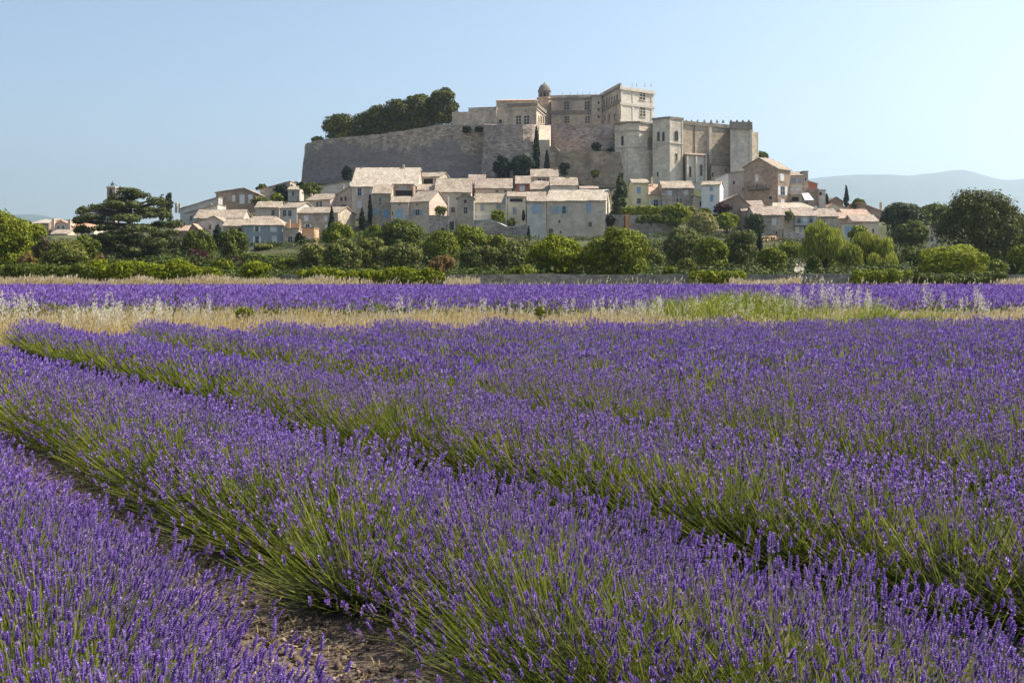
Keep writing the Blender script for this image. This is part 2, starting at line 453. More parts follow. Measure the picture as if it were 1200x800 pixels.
H('brown loggia block with one wide dark opening below the biggest roof', 460, 484.5, 256, 8, 'flat', (216.8,), 240, 'brown', 'tile', [(473.3, 226.8, 20, 7.4, 'o', ''), (472, 220, 8, 2.6, 'c', 'sg')])
H('narrow pinkish house with an arched pale blue door', 458.2, 479, 245, 7, 'side', (237.3, 231), 279, 'pink', 'tile', [(468, 250.5, 8, 11, 'a', 'sb'), (468, 239.6, 2, 2, 'n', ''), (460, 250, 1.2, 4, 'n', ''), (477.5, 254.5, 3, 4, 'c', 'sb')])
H('pinkish house with one round blue window and a white sunlit end', 479.4, 503, 245.3, 9, 'side', (236.3, 224.5), 281, 'pink', 'tile', [(489.3, 249, 4.6, 6.4, 's', 'sB'), (488.6, 239.5, 1.8, 2, 'n', '')], dy=-2.4)
H('upper house with a wide bluish window beside the biggest roof', 489, 515, 276, 8, 'side', (207.6, 203), 226, 'rubble', 'tile', [(502, 212.2, 11, 7, 'o', ''), (511, 211, 2, 5, 'n', '')], dy=-2)
H('narrow rosy roof squeezed below the house with the wide bluish window', 486, 509, 262, 7, 'side', (223.2, 217), 236, 'rubble', 'tile', [], [(507, 216, 2.2, 4)])
H('house under the widest brownish roof, with one small blue window', 510, 552, 258, 12, 'side', (225.3, 210), 264, 'beige', 'tile', [(512.8, 236.5, 4, 6, 'c', 'sB'), (531, 246, 4, 6, 'n', '')])
H('slim stone tower house under a green grey gable, two windows one above another', 536, 555, 243, 7, 'front', (232.3, 545, 227, 232.3), 277, 'rubble', 'tiled',
  [(545.2, 236, 3.6, 4.6, 'c', 'sr'), (545.6, 246.5, 4.4, 7.6, 'n', '')])
H('house with a white balcony behind the lime coloured terrace tree', 556.5, 592.5, 246, 8, 'side', (237.6, 228), 268, 'cream', 'tile', [(565, 242.8, 4, 7.4, 'c', 'sg'), (584, 241, 4, 7.4, 'c', 'sg'), (583, 254, 5, 7, 'o', '')])
H('cream house with a long dark opening under its eave', 595, 616, 246, 8, 'side', (230.6, 226), 266, 'cream', 'tile', [(604.8, 234, 15, 5, 'o', ''), (603, 247, 4, 7, 'c', 'sg'), (600.5, 258, 5, 5, 'o', '')])
H('brick red house with one pale shuttered window', 604.5, 621.5, 268, 9, 'side', (215.3, 207), 240, 'redwall', 'tile', [(612, 220.5, 6, 7.4, 'c', 'sw')])
H('long brown roofed house left of the brick red one, with small square windows', 557, 600, 265.5, 9, 'side', (220.6, 210), 236, 'pink', 'tiled', [(582.2, 223.8, 3, 3.4, 'n', ''), (592.5, 223.5, 3, 3.4, 'n', '')], [(571.5, 212, 2.6, 1.5)])
H('taller roof joined to the long brown roofed house, above the slim tower house', 549, 568, 270, 10, 'side', (220, 205.5), 238, 'rubble', 'tiled')
H('topmost small house with a strip of dark windows below the rocky terrace', 622.5, 654, 282, 8, 'side', (207.4, 199), 222, 'beige', 'tile',
  [(632, 209.8, 4, 4, 'n', ''), (637.5, 209.8, 4, 4, 'n', ''), (643, 209.8, 4, 4, 'n', '')], [(652, 197, 4, 1.6)])
H('little house with a bright roof right of the brick red one', 622, 646, 263, 8, 'side', (222, 213), 236, 'rubble', 'tile', [(637, 226, 4, 3.6, 'n', '')], [(625, 210, 2, 2.5)])
H('grey walled house whose roof rises behind the great pale blue shuttered one', 645.5, 677, 258, 8, 'side', (217.4, 209), 234, 'grey', 'tile', [], [(665, 207.5, 3.4, 1.4), (675, 214, 2.6, 4)])
H('big beige house with pale blue shutters facing the field', 640.5, 710, 232, 11, 'side', (235.4, 223.5), 298, 'beige', 'tileb',
  [(647.5, 246, 4, 8, 'c', 'sb'), (653, 246, 4, 8, 'c', 'sb'), (661, 246, 4, 8.4, 's', 'sb'), (690, 243.5, 5, 11.4, 'c', 'sb'), (655.6, 259.6, 2, 3, 'n', ''), (691.5, 263, 4, 5, 'n', ''),
   (645.5, 271, 5, 5.4, 'n', ''), (657, 272.5, 2, 3, 'n', '')], dy=-2.6)
H('left part of the big beige house, with one wide pale blue window', 618, 639.9, 232, 10, 'side', (236, 226), 298, 'grey', 'tile', [(628, 245, 8, 10.4, 'c', 'sb')])
H('low brown ruin wall with a roof left of the tall dark conifer', 680, 701, 278, 6, 'side', (221.5, 219), 230, 'brown', 'tiled')
# east
H('pale yellow house right of the tall dark conifer', 741, 760, 262, 8, 'side', (214.8, 211), 246, 'yellow', 'tile', [(748.5, 223, 4, 6.8, 'c', 'sB'), (748.7, 235.6, 4, 5.6, 'n', '')], [(764, 208, 2, 5)])
H('yellow annex with a blue door and steep rosy roof', 760.4, 776, 261, 6, 'shedy', (228.3, 217), 247, 'yellow', 'tiler', [(768.5, 238, 4.6, 7.4, 's', 'sb')])
H('grey stone house with pale windows right below the bell tower', 776.6, 813, 258, 9, 'side', (220.8, 213), 252, 'retain', 'tile',
  [(785, 226, 4.6, 5.6, 'c', 'sw'), (804, 225.6, 4.6, 5.6, 'c', 'sw'), (794, 235, 2.2, 5, 'n', ''), (797.6, 236, 2.6, 6.4, 'n', '')])
H('tiny pink lean-to with a brown roof left of the white house', 814, 828, 255, 5, 'shedx', (230, 234.5), 248, 'pink', 'tiled', [(821, 238.6, 2.4, 5, 'n', '')])
H('narrow white house with two blue windows one above the other', 822, 843.5, 252, 7, 'side', (217, 213.5), 246, 'white', 'tile', [(833.5, 220.6, 3, 5, 'c', 'sB'), (834, 232, 3, 7, 'c', 'sB')], dy=-1.5)
H('white gable rising behind the narrow white house', 838, 853.5, 263, 8, 'shedx', (209.5, 203), 236, 'white', 'tile')
H('blank pinkish masonry block at the foot of the west tower of the church', 852, 884, 286, 8, 'shedx', (204, 199), 244, 'pink', 'tiled', [(860, 214, 2, 4, 'n', ''), (871, 222, 2.4, 4, 'n', '')])
H('dark brown gabled house with a roof falling to its left', 846, 887, 248, 9, 'front', (237, 865, 228.3, 249), 258, 'brown', 'tiled')
H('square rubble house with a white framed window above the orange hut', 884, 919, 238, 9, 'side', (252.3, 243), 289, 'rubble', 'tiled', [(893, 260.5, 6, 7.4, 'c', 'sg'), (907, 260.3, 5, 8, 'c', 'sw'), (910, 272.5, 2, 3, 'n', '')], [(895, 242, 2.4, 1.3)])
H('brown roof climbing behind the square rubble house', 869, 897, 247, 9, 'side', (247, 236), 262, 'brown', 'tiled')
H('little orange roofed hut below the square rubble house', 896, 914.5, 228, 5, 'shedy', (283.3, 278), 294, 'rubble', 'tileo')
H('tallest gabled house of the east side, its dark gable turned left', 871.5, 911.5, 272.5, 5.6, 'front', (196.5, 890, 185.5, 198), 246, 'brown', 'tile',
  [(887, 209, 3.6, 8, 'c', 'sw'), (887.6, 218, 2.4, 5, 'n', ''), (903, 232, 4, 4, 'o', ''), (916.5, 208, 4, 8, 'c', 'sw', 'R'), (917, 223.5, 5, 10.5, 's', 'sw', 'R'), (917, 236.5, 4, 5, 'c', 'sw', 'R')], dy=-9)
H('balconied house with pale upper panels right of the tallest gabled one', 925.5, 940.5, 272, 8, 'side', (206, 202.5), 246, 'beige', 'tile',
  [(930, 212, 6, 6, 'c', 'sg'), (937, 212, 4, 6, 'c', 'sg'), (928, 224, 3.4, 7, 'c', 'sw'), (935, 224, 4, 8, 'c', 'sw'), (932, 233.5, 8, 5, 'o', ''), (926.5, 236, 2, 5, 'n', '')])
H('slim stone turret at the right end of the balconied house', 941, 947, 273, 6, 'flat', (201.5,), 246, 'rubble', 'tile', [(944, 210, 1.6, 4, 'n', '')])
H('brick house with a dark flat roof right of the white awning', 946.5, 958, 279, 7, 'shedx', (212.5, 216), 244, 'redwall', 'tiled')
H('brown walled house below the brick one at the east end', 948, 959.5, 271, 6, 'flat', (222.5,), 246, 'brown', 'tile')
H('grey block with one square opening at the east end', 959.8, 967.5, 270, 5, 'flat', (223.5,), 248, 'grey', 'tile', [(961.5, 227, 3, 3.6, 'o', '')])
H('wide house under a bright hipped roof in front of the balconied one', 906, 955, 256, 9, 'hip', (244.8, 238.6, .1, .18), 256, 'rubble', 'tileb', [], [(934, 242, 2.4, 2)])
H('white house with two storeys of pale blue shutters behind the willow', 932, 956, 240, 9, 'side', (253.3, 244.5), 283, 'white', 'tiled',
  [(936.3, 257.6, 3.6, 7, 's', 'sb'), (950.3, 257.3, 3.6, 7, 's', 'sb'), (938.5, 268.6, 3, 6, 'c', 'sb'), (943, 268.8, 2.6, 6.6, 'n', ''), (948.5, 268.8, 3, 6, 'c', 'sb')], [(956, 242, 2.4, 1.8)])
H('rubble house joined to the left of the white shuttered one, ivy over its eave', 919, 931.6, 240.5, 8, 'side', (253.5, 245), 283, 'rubble', 'tiled')
H('beige house joined to the right of the white shuttered one', 956.4, 982, 241, 8, 'side', (254, 245.5), 280, 'rubble', 'tiled', [(966, 260, 2, 3, 'n', '')])
H('grey gabled house below the cypress on the skyline', 966, 1003, 276, 9, 'front', (246.5, 976, 239, 247.5), 260, 'grey', 'tiler')
H('low rosy roof between the grey gable and the falling red roof', 990, 1020, 262, 8, 'side', (252.6, 246), 262, 'cream', 'tiler', [], [(1012, 244.5, 2.2, 1.4)])
H('house with a rosy roof close behind the beige one', 978, 1002, 250, 7, 'side', (256.5, 250), 270, 'pink', 'tiler')
H('light beige house with two tiny windows at the right end of the village', 1000, 1029.5, 246, 8, 'side', (260, 253), 280, 'beige', 'tiled', [(1014, 270, 2, 5, 'n', ''), (1023, 271, 2, 5, 'n', '')])
H('long reddish roof falling to the right on the skyline', 1008, 1043, 286, 10, 'shedx', (238.5, 251), 262, 'brown', 'tileo', [], [(1032, 237.5, 1.8, 1.6), (1042, 240.5, 1.8, 2)])
H('low flat roofed garage with a pale blue gate behind the willow', 986, 1010, 240, 6, 'flat', (263,), 284, 'cream', 'tile', [(994.5, 269.5, 8, 8.4, 'c', 'sb'), (1004.6, 268, 4, 5, 'o', '')])
H('dark wooden barn between the small conifer and the skyline cypress', 972, 988, 291, 7, 'front', (235.5, 980, 231.5, 236.5), 246, 'brown', 'tiled')
H('small cream gabled house between the dark trees at far right', 1080, 1101, 185, 7, 'front', (272.5, 1089, 266, 273.5), 302, 'cream', 'tiler', [(1092, 280, 3, 5, 'n', '')])
# far west
H('pale roofed house in the gap at far left', 38, 57, 302, 8, 'side', (262, 257.5), 285, 'brown', 'tileb', dy=-3)
H('rosy gabled house between two tall chimneys at far left', 62, 84, 300, 10, 'front', (264.5, 72, 259.5, 264.5), 285, 'pink', 'tileo', [(68.5, 266.5, 2.4, 3.4, 'n', ''), (74, 266.5, 2.4, 3.4, 'n', '')], [(62.6, 256.5, 3, 6), (81.6, 257, 3, 6)])
H('cream house under an orange roof left of the big cedar', 85, 110, 301, 10, 'side', (268, 258.5), 288, 'cream', 'tileo', [(97, 272, 3, 4, 'n', '')])
H('low bright roof in front of the two tall chimneys at far left', 60, 79, 285, 7, 'side', (274.5, 270), 290, 'rubble', 'tile')

# ------------------------------------------------------------------ terrain
CP = []
def cp(px, py, Y): CP.append((X_(px, Y), Y, Z_(py, Y)))
for h in HOUSES:
    for px, Y in ((h['pl'], h['Yl']), (h['pr'], h['Yr'])):
        z = Z_(h['yb'], Y) - .6
        CP.append((X_(px, Y), Y, z)); CP.append((X_(px, Y + h['D']), Y + h['D'], z + .8))
for px in range(-600, 1900, 120):
    CP += [(X_(px, 118), 118, .1), (X_(px, 140), 140, .8)]
    CP += [(X_(px, 175), 175, 2.2 if -50 < px < 1150 else 1.)]
for px, py, Y in [(370, 216, 326), (420, 211, 318), (480, 208, 314), (560, 207, 311), (620, 208, 308), (650, 210, 316), (700, 212, 318), (745, 216, 300), (800, 217, 295), (860, 208, 297), (890, 200, 303),
                  (350, 222, 335), (345, 236, 360), (345, 246, 385), (330, 246, 345), (300, 252, 345), (270, 258, 345), (335, 262, 420), (320, 275, 430), (250, 268, 400), (903, 212, 318), (915, 228, 330), (905, 240, 350), (900, 255, 380), (930, 236, 330), (950, 246, 330), (980, 247, 340), (1020, 262, 330), (1080, 275, 320)]:
    cp(px, py, Y)
for px in range(400, 861, 46):
    for Y in (352, 375, 395): CP.append((X_(px, Y), Y, 44.))
    CP.append((X_(px, 440), 440, 15.)); CP.append((X_(px, 540), 540, 2.))
for x in (-420, -330, -240): 
    for Y in (240, 300, 380): CP.append((x, Y, 4.))
for x in (180, 260, 340, 440):
    for Y in (230, 300, 380): CP.append((x, Y, 5.))
CP = np.array(CP)
HOLD = []
def terrain_z(x, y):
    x = np.atleast_1d(np.asarray(x, float)); y = np.atleast_1d(np.asarray(y, float))
    num = np.zeros(x.shape); den = np.full(x.shape, 1e-12)
    for cx, cy, cz in CP:
        d2 = (x - cx) ** 2 + ((y - cy) * 1.0) ** 2 + 9.
        w = 1. / d2 ** 2.2
        num += w * cz; den += w
    z = num / den
    k = np.clip((y - 104) / 16, 0, 1)
    far = np.clip((np.hypot(x - 20, y - 320) - 330) / 260, 0, 1)
    return z * k * (1 - far * far * (3 - 2 * far))

def ax(a, b, fine0, fine1, step, coarse):
    v = [a]; 
    while v[-1] < b:
        p = v[-1]
        v.append(p + (step if fine0 <= p < fine1 else min(coarse, max(step, (max(fine0 - p, p - fine1)) * .35 + step))))
    return np.array(v)
xs = ax(-13000, 13000, -190, 190, 3.0, 700)
yl = ax(-300, 12000, 100, 420, 2.5, 700)
GX, GY = np.meshgrid(xs, yl)
GZ = terrain_z(GX.ravel(), GY.ravel()).reshape(GX.shape)
far = GY > 110
GZ = GZ + np.where(far, vnoise(GX / 9, GY / 9, 3) * .35, 0)
V = np.stack([GX, GY, GZ], -1).reshape(-1, 3)
ny, nx = GX.shape
I = (np.arange(ny - 1)[:, None] * nx + np.arange(nx - 1)[None]).ravel()
T = np.stack([I, I + 1, I + nx + 1, I + nx], -1)
m, t, b, _ = newmat('dry_earth_and_turf')
pz = wpos(t)
n1 = noise(t, pz, .9, 6, .7); n2 = noise(t, pz, 9., 5, .7); n3 = noise(t, pz, .05, 5, .65)
soil = mixc(t, n2, ramp(t, n1, [(.3, (.06, .042, .03)), (.6, (.105, .074, .054)), (.8, (.15, .112, .085))]), (.175, .135, .105))
turf = ramp(t, n3, [(.35, (.04, .05, .018)), (.5, (.07, .075, .03)), (.65, (.12, .10, .055))])
sp = t.nodes.new('ShaderNodeSeparateXYZ'); t.links.new(pz, sp.inputs[0])
t.links.new(mixc(t, maprange(t, sp.outputs[1], 86, 96), soil, turf), b.inputs['Base Color'])
b.inputs['Roughness'].default_value = .95
vor = t.nodes.new('ShaderNodeTexVoronoi'); vor.inputs['Scale'].default_value = 22.; t.links.new(pz, vor.inputs['Vector'])
bump(t, b, math_(t, 'ADD', math_(t, 'MULTIPLY', n2, 1.6), math_(t, 'MULTIPLY', vor.outputs['Distance'], -.6)), .03, 1.)
M['ground'] = m
g = fast_mesh('ground', V, T, m)
g.data.polygons.foreach_set('use_smooth', [True] * len(g.data.polygons))
tag(g, 'dry earth of the field rising into the village hill', 'ground', kind='structure')

# far blue ridges
def ridge(prof, Y, depth, name, label):
    px = np.array([p[0] for p in prof]); py = np.array([p[1] for p in prof])
    q = np.linspace(px[0], px[-1], 220)
    top = np.interp(q, px, py)
    k = np.ones(9) / 9.
    top = np.convolve(np.pad(top, 4, mode='edge'), k, 'valid')
    rows = []
    for j, f in enumerate(np.linspace(0, 1, 15)):
        prof_h = math.sin(min(1, f * 1.0) * math.pi)
        yy = Y + (f - .5) * depth
        zt = CH + (HZ - top) * Y / F
        x = (q - CX) * Y / F
        z = zt * prof_h ** .8 + vnoise(x / 300 + 3, np.full_like(x, yy / 300), 5) * 50 * prof_h * (abs(f - .5) > .02) - 3
        rows.append(np.stack([x, np.full_like(x, yy), z], -1))
    V = np.concatenate(rows); n = len(q)
    I = (np.arange(14)[:, None] * n + np.arange(n - 1)[None]).ravel()
    T = np.stack([I, I + 1, I + n + 1, I + n], -1)
    o = fast_mesh(name, V, T, M['forest'])
    o.data.polygons.foreach_set('use_smooth', [True] * len(T))
    return tag(o, label, 'mountain', kind='structure')
m, t, b, _ = newmat('wooded_slopes')
t.links.new(ramp(t, noise(t, wpos(t), .012, 8, .7), [(.35, (.025, .045, .03)), (.55, (.05, .07, .045)), (.7, (.12, .12, .09))]), b.inputs['Base Color'])
b.inputs['Roughness'].default_value = 1.
M['forest'] = m
ridge([(700, 262), (800, 240), (880, 222), (955, 208), (985, 205.5), (1015, 203.5), (1028, 205.5), (1040, 208), (1055, 207.5), (1075, 204), (1090, 202.3), (1112, 202.5), (1128, 205.5), (1145, 211), (1160, 215), (1178, 216.4),
       (1195, 214), (1230, 207), (1300, 212), (1400, 235), (1500, 262), (1560, 300)], 9500, 3400, 'mountains', 'long hazy blue mountain ridge on the right horizon')
ridge([(-300, 262), (-150, 252), (-40, 256), (40, 254.5), (90, 258), (130, 261), (200, 270), (300, 285), (420, 305)], 9000, 2800, 'hills', 'low hazy hill line on the left horizon')

# ------------------------------------------------------------------ house builder
def slab(mb, a, b, c, d, th=.22, m=0, wob=.07):
    """roof slope over corners a b (eave) c d (ridge), slightly uneven, with thickness"""
    a, b, c, d = map(Vector, (a, b, c, d))
    nu = max(2, int((b - a).length / 1.3)); nv = max(2, int((d - a).length / 1.5))
    base = len(mb.v)
    n = (b - a).cross(d - a)
    up = Vector((0, 0, th))
    for lev in (1, 0):
        for j in range(nv + 1):
            for i in range(nu + 1):
                u, v = i / nu, j / nv
                p = (a * (1 - u) + b * u) * (1 - v) + (d * (1 - u) + c * u) * v
                w = random.uniform(-wob, wob)
                mb.v.append(tuple(p + up * lev + Vector((0, 0, w if lev else 0.))))
    k = (nu + 1) * (nv + 1)
    idx = lambda i, j, l: base + (0 if l else k) + j * (nu + 1) + i
    for j in range(nv):
        for i in range(nu):
            mb.f.append((idx(i, j, 1), idx(i + 1, j, 1), idx(i + 1, j + 1, 1), idx(i, j + 1, 1))); mb.m.append(m)
            mb.f.append((idx(i, j, 0), idx(i, j + 1, 0), idx(i + 1, j + 1, 0), idx(i + 1, j, 0))); mb.m.append(m)
    for i in range(nu):
        mb.f.append((idx(i, 0, 0), idx(i + 1, 0, 0), idx(i + 1, 0, 1), idx(i, 0, 1))); mb.m.append(m)
        mb.f.append((idx(i, nv, 1), idx(i + 1, nv, 1), idx(i + 1, nv, 0), idx(i, nv, 0))); mb.m.append(m)
    for j in range(nv):
        mb.f.append((idx(0, j, 1), idx(0, j + 1, 1), idx(0, j + 1, 0), idx(0, j, 0))); mb.m.append(m)
        mb.f.append((idx(nu, j, 0), idx(nu, j + 1, 0), idx(nu, j + 1, 1), idx(nu, j, 1))); mb.m.append(m)

def on_plane(px, py, P0, nrm):
    """point where the sight line of a picture position meets a vertical wall plane"""
    d = Vector(((px - CX) / F, 1, (HZ - py) / F))
    k = (P0[0] * nrm[0] + P0[1] * nrm[1]) / (d.x * nrm[0] + d.y * nrm[1])
    return Vector((d.x * k, d.y * k, CH + d.z * k))

def arch_pts(w, h, n=8):
    r = w / 2
    return [(-r, 0), (r, 0)] + [(r * math.cos(math.pi * i / n), h - r + r * math.sin(math.pi * i / n)) for i in range(n + 1)]

def plate(mb, c, tx, out, pts, d0, d1, m=0):
    """extruded outline on a wall: pts are (along, up) from c"""
    tx = Vector((tx[0], tx[1], 0)); out = Vector((out[0], out[1], 0))
    n = len(pts)
    vs = [c + tx * p[0] + Vector((0, 0, p[1])) + out * d0 for p in pts] + [c + tx * p[0] + Vector((0, 0, p[1])) + out * d1 for p in pts]
    fs = [tuple(range(n))[::-1], tuple(range(n, 2 * n))] + [(i, (i + 1) % n, n + (i + 1) % n, n + i) for i in range(n)]
    mb.add(vs, fs, m)

def rect(x0, x1, y0, y1): return [(x0, y0), (x1, y0), (x1, y1), (x0, y1)]

def window(parent, c, tx, out, w, h, kind, sh):
    """c: middle of the opening on the wall; surround > pane, shutters"""
    c = c - Vector((0, 0, h / 2))
    f = MB(); e = .1
    if kind == 'o':
        f = MB(); plate(f, c, tx, out, rect(-w / 2 - .1, w / 2 + .1, -.14, 0), 0, .10); plate(f, c, tx, out, rect(-w / 2 - .1, w / 2 + .1, h, h + .16), 0, .09)
        plate(f, c, tx, out, rect(-w / 2 - .12, -w / 2, 0, h), 0, .08); plate(f, c, tx, out, rect(w / 2, w / 2 + .12, 0, h), 0, .08)
        fo = f.build('opening', M['surround'], parent)
        p = MB(); plate(p, c, tx, out, rect(-w / 2, w / 2, 0, h), -.05, .015); p.build('shade_plate', M['opening_shade'], fo)  # thin dark plate on the wall, no hole; the shade is its colour
        return
    if kind == 'a':
        plate(f, c, tx, out, [(x * 1.16, y * 1.04) for x, y in arch_pts(w, h)], 0, .03)
        fo = f.build('window', M['surround'], parent)
        for s in (-1, 1):
            q = MB(); pts = [(0, 0), (s * w / 2, 0)] + [(s * w / 2 * math.cos(math.pi / 2 * i / 5), h - w / 2 + w / 2 * math.sin(math.pi / 2 * i / 5)) for i in range(6)]
            q_pts = [(x * .97 + s * .015, y) for x, y in pts]
            if s < 0: q_pts = q_pts[::-1]
            plate(q, c, tx, out, q_pts, .03, .08); q.build('shutter', M[sh], fo)
        return
    plate(f, c, tx, out, rect(-w / 2 - e, w / 2 + e, -.14, -.0), 0, .12)
    plate(f, c, tx, out, rect(-w / 2 - e, w / 2 + e, h, h + .14), 0, .05)
    plate(f, c, tx, out, rect(-w / 2 - e, -w / 2, 0, h), 0, .05)
    plate(f, c, tx, out, rect(w / 2, w / 2 + e, 0, h), 0, .05)
    if kind != 'c' and w > .55:
        plate(f, c, tx, out, rect(-.03, .03, 0, h), 0, .03)
        plate(f, c, tx, out, rect(-w / 2, -.03, h * .5, h * .5 + .05), 0, .03); plate(f, c, tx, out, rect(.03, w / 2, h * .5, h * .5 + .05), 0, .03)
    fo = f.build('window', M['surround'], parent)
    if kind == 'c':
        for s in (-1, 1):
            q = MB(); plate(q, c, tx, out, rect(min(0, s * w / 2) + .012, max(0, s * w / 2) - .012, .02, h - .02), 0, .045)
            for zz in (.2, .8):
                plate(q, c, tx, out, rect(min(0, s * w / 2) + .05, max(0, s * w / 2) - .05, h * zz - .05, h * zz + .05), .045, .07)
            q.build('shutter', M[sh], fo)
        return
    p = MB(); plate(p, c, tx, out, rect(-w / 2, w / 2, 0, h), -.05, .012); p.build('pane', M['pane'], fo)
    if kind == 's':
        for s in (-1, 1):
            q = MB(); x0 = w / 2 + e + .02; x1 = x0 + w * .52
            plate(q, c, tx, out, rect(min(s * x0, s * x1), max(s * x0, s * x1), 0, h), .01, .06)
            q.build('shutter', M[sh], fo)

def build_house(h):
    pl, pr = Vector((X_(h['pl'], h['Yl']), h['Yl'], 0)), Vector((X_(h['pr'], h['Yr']), h['Yr'], 0))
    Wd = (pr - pl).length; ux = (pr - pl) / Wd; uy = Vector((-ux.y, ux.x, 0)); D = h['D']
    Ym = (h['Yl'] + h['Yr']) / 2
    zb = Z_(h['yb'], Ym) - 5.0
    root = empty(h['name'], (pl.x + ux.x * Wd / 2, pl.y + ux.y * Wd / 2, Z_(h['yb'], Ym)))
    tag(root, h['label'], h['cat'], GH)
    P = lambda u, v, z: pl + ux * u + uy * v + Vector((0, 0, z))
    w = MB(); r = MB(); o = .38
    R = h['roof']; ys = h['ys']
    base = [P(0, 0, 0), P(Wd, 0, 0), P(Wd, D, 0), P(0, D, 0)]
    ridge_v = D / 2
    if R == 'side':
        ze = Z_(ys[0], Ym); zr = Z_(ys[1], Ym + D / 2 * uy.y); zr = max(zr, ze + .35)
        sl = (zr - ze) / (D / 2)
        vs = [P(0, 0, zb), P(Wd, 0, zb), P(Wd, D, zb), P(0, D, zb), P(0, 0, ze), P(Wd, 0, ze), P(Wd, D, ze), P(0, D, ze), P(0, D / 2, zr), P(Wd, D / 2, zr)]
        w.add(vs, [(0, 3, 2, 1), (0, 1, 5, 4), (2, 3, 7, 6), (1, 2, 6, 9, 5), (3, 0, 4, 8, 7), (4, 5, 9, 8), (6, 7, 8, 9)])
        g_ = .02; so = .22
        slab(r, P(-so, -o, ze - sl * o + g_), P(Wd + so, -o, ze - sl * o + g_), P(Wd + so, D / 2, zr + g_), P(-so, D / 2, zr + g_))
        slab(r, P(Wd + so, D + o, ze - sl * o + g_), P(-so, D + o, ze - sl * o + g_), P(-so, D / 2 + .004, zr + g_), P(Wd + so, D / 2 + .004, zr + g_))
        cz = zr
        # genoise: two stepped courses of tile under the eave
        plate(w, P(0, 0, ze - sl * .1 - .42), ux, -uy, rect(0, Wd, 0, .16), 0, .12)
    elif R == 'front':
        yl, apx, ya, yr = ys
        pk = on_plane(apx, ya, pl, (uy.x, uy.y)); ta = (pk - pl).dot(ux); zr = pk.z
        zl, zrr = Z_(yl, h['Yl']), Z_(yr, h['Yr'])
        vs = [P(0, 0, zb), P(Wd, 0, zb), P(Wd, D, zb), P(0, D, zb), P(0, 0, zl), P(Wd, 0, zrr), P(Wd, D, zrr), P(0, D, zl), P(ta, 0, zr), P(ta, D, zr)]
        w.add(vs, [(0, 3, 2, 1), (0, 1, 5, 8, 4), (2, 3, 7, 9, 6), (1, 2, 6, 5), (3, 0, 4, 7), (4, 8, 9, 7), (8, 5, 6, 9)])
        s1 = (zr - zl) / ta; s2 = (zr - zrr) / (Wd - ta); g_ = .02
        slab(r, P(-o, D + .2, zl - s1 * o + g_), P(-o, -.3, zl - s1 * o + g_), P(ta, -.3, zr + g_), P(ta, D + .2, zr + g_))
        slab(r, P(Wd + o, -.3, zrr - s2 * o + g_), P(Wd + o, D + .2, zrr - s2 * o + g_), P(ta + .004, D + .2, zr + g_), P(ta + .004, -.3, zr + g_))
        cz = zr
    elif R == 'shedx':
        zl, zr = Z_(ys[0], h['Yl']), Z_(ys[1], h['Yr'])
        w.prism(base, zb, [zl, zr, zr, zl]); s_ = (zr - zl) / Wd
        slab(r, P(-o, D + .2, zl - s_ * o + .02), P(-o, -.3, zl - s_ * o + .02), P(Wd + .15, -.3, zr + .15 * s_ + .02), P(Wd + .15, D + .2, zr + .15 * s_ + .02))
        cz = (zl + zr) / 2
    elif R == 'shedy':
        z0, z1 = Z_(ys[0], Ym), Z_(ys[1], Ym + D * uy.y); z1 = max(z1, z0 + .3)
        w.prism(base, zb, [z0, z0, z1, z1]); s_ = (z1 - z0) / D
        slab(r, P(-.2, -o, z0 - s_ * o + .02), P(Wd + .2, -o, z0 - s_ * o + .02), P(Wd + .2, D + .1, z1 + s_ * .1 + .02), P(-.2, D + .1, z1 + s_ * .1 + .02))
        cz = z1
    elif R == 'hip':
        ze = Z_(ys[0], Ym); zr = Z_(ys[1], Ym + D / 2); a, bq = ys[2] * Wd, Wd - ys[3] * Wd
        w.prism(base, zb, ze); k = o * (zr - ze) / (D / 2); g_ = .02
        A, B_, C_, D_ = P(-o, -o, ze - k + g_), P(Wd + o, -o, ze - k + g_), P(Wd + o, D + o, ze - k + g_), P(-o, D + o, ze - k + g_)
        E, G_ = P(a, D / 2, zr + g_), P(bq, D / 2, zr + g_)
        slab(r, A, B_, G_, E); slab(r, C_, D_, E, G_); slab(r, B_, C_, G_, G_, wob=0); slab(r, D_, A, E, E, wob=0)
        cz = zr
    else:
        zt = Z_(ys[0], Ym); w.prism(base, zb, zt)
        r.prism([P(-.12, -.12, 0), P(Wd + .12, -.12, 0), P(Wd + .12, D + .12, 0), P(-.12, D + .12, 0)], zt + .004, zt + .28)
        cz = zt
    w.build('wall', M[h['wall']], root)
    ro = r.build('roof', M[h['tile']], root)
    for px, py, wpx, hm in h['chims']:
        vv = -.45 if hm >= 6 else D / 2 if R != 'front' else D * .4
        Yc = Ym + vv * uy.y
        c = Vector((X_(px, Yc), Yc, 0)); zt = Z_(py, Yc); ww = wpx * Yc / F
        q = MB()
        q.prism([c + Vector((-ww / 2, -.35, 0)), c + Vector((ww / 2, -.35, 0)), c + Vector((ww / 2, .35, 0)), c + Vector((-ww / 2, .35, 0))], zt - hm - 1.2, zt - .28)
        q.prism([c + Vector((-ww / 2 - .08, -.43, 0)), c + Vector((ww / 2 + .08, -.43, 0)), c + Vector((ww / 2 + .08, .43, 0)), c + Vector((-ww / 2 - .08, .43, 0))], zt - .276, zt - .1)
        q.prism([c + Vector((-ww / 3, -.2, 0)), c + Vector((ww / 3, -.2, 0)), c + Vector((ww / 3, .2, 0)), c + Vector((-ww / 3, .2, 0))], zt - .096, zt + .12)
        q.build('chimney', M['rubble'] if h['wall'] not in ('cream', 'white', 'pink', 'yellow') else M[h['wall']], ro)
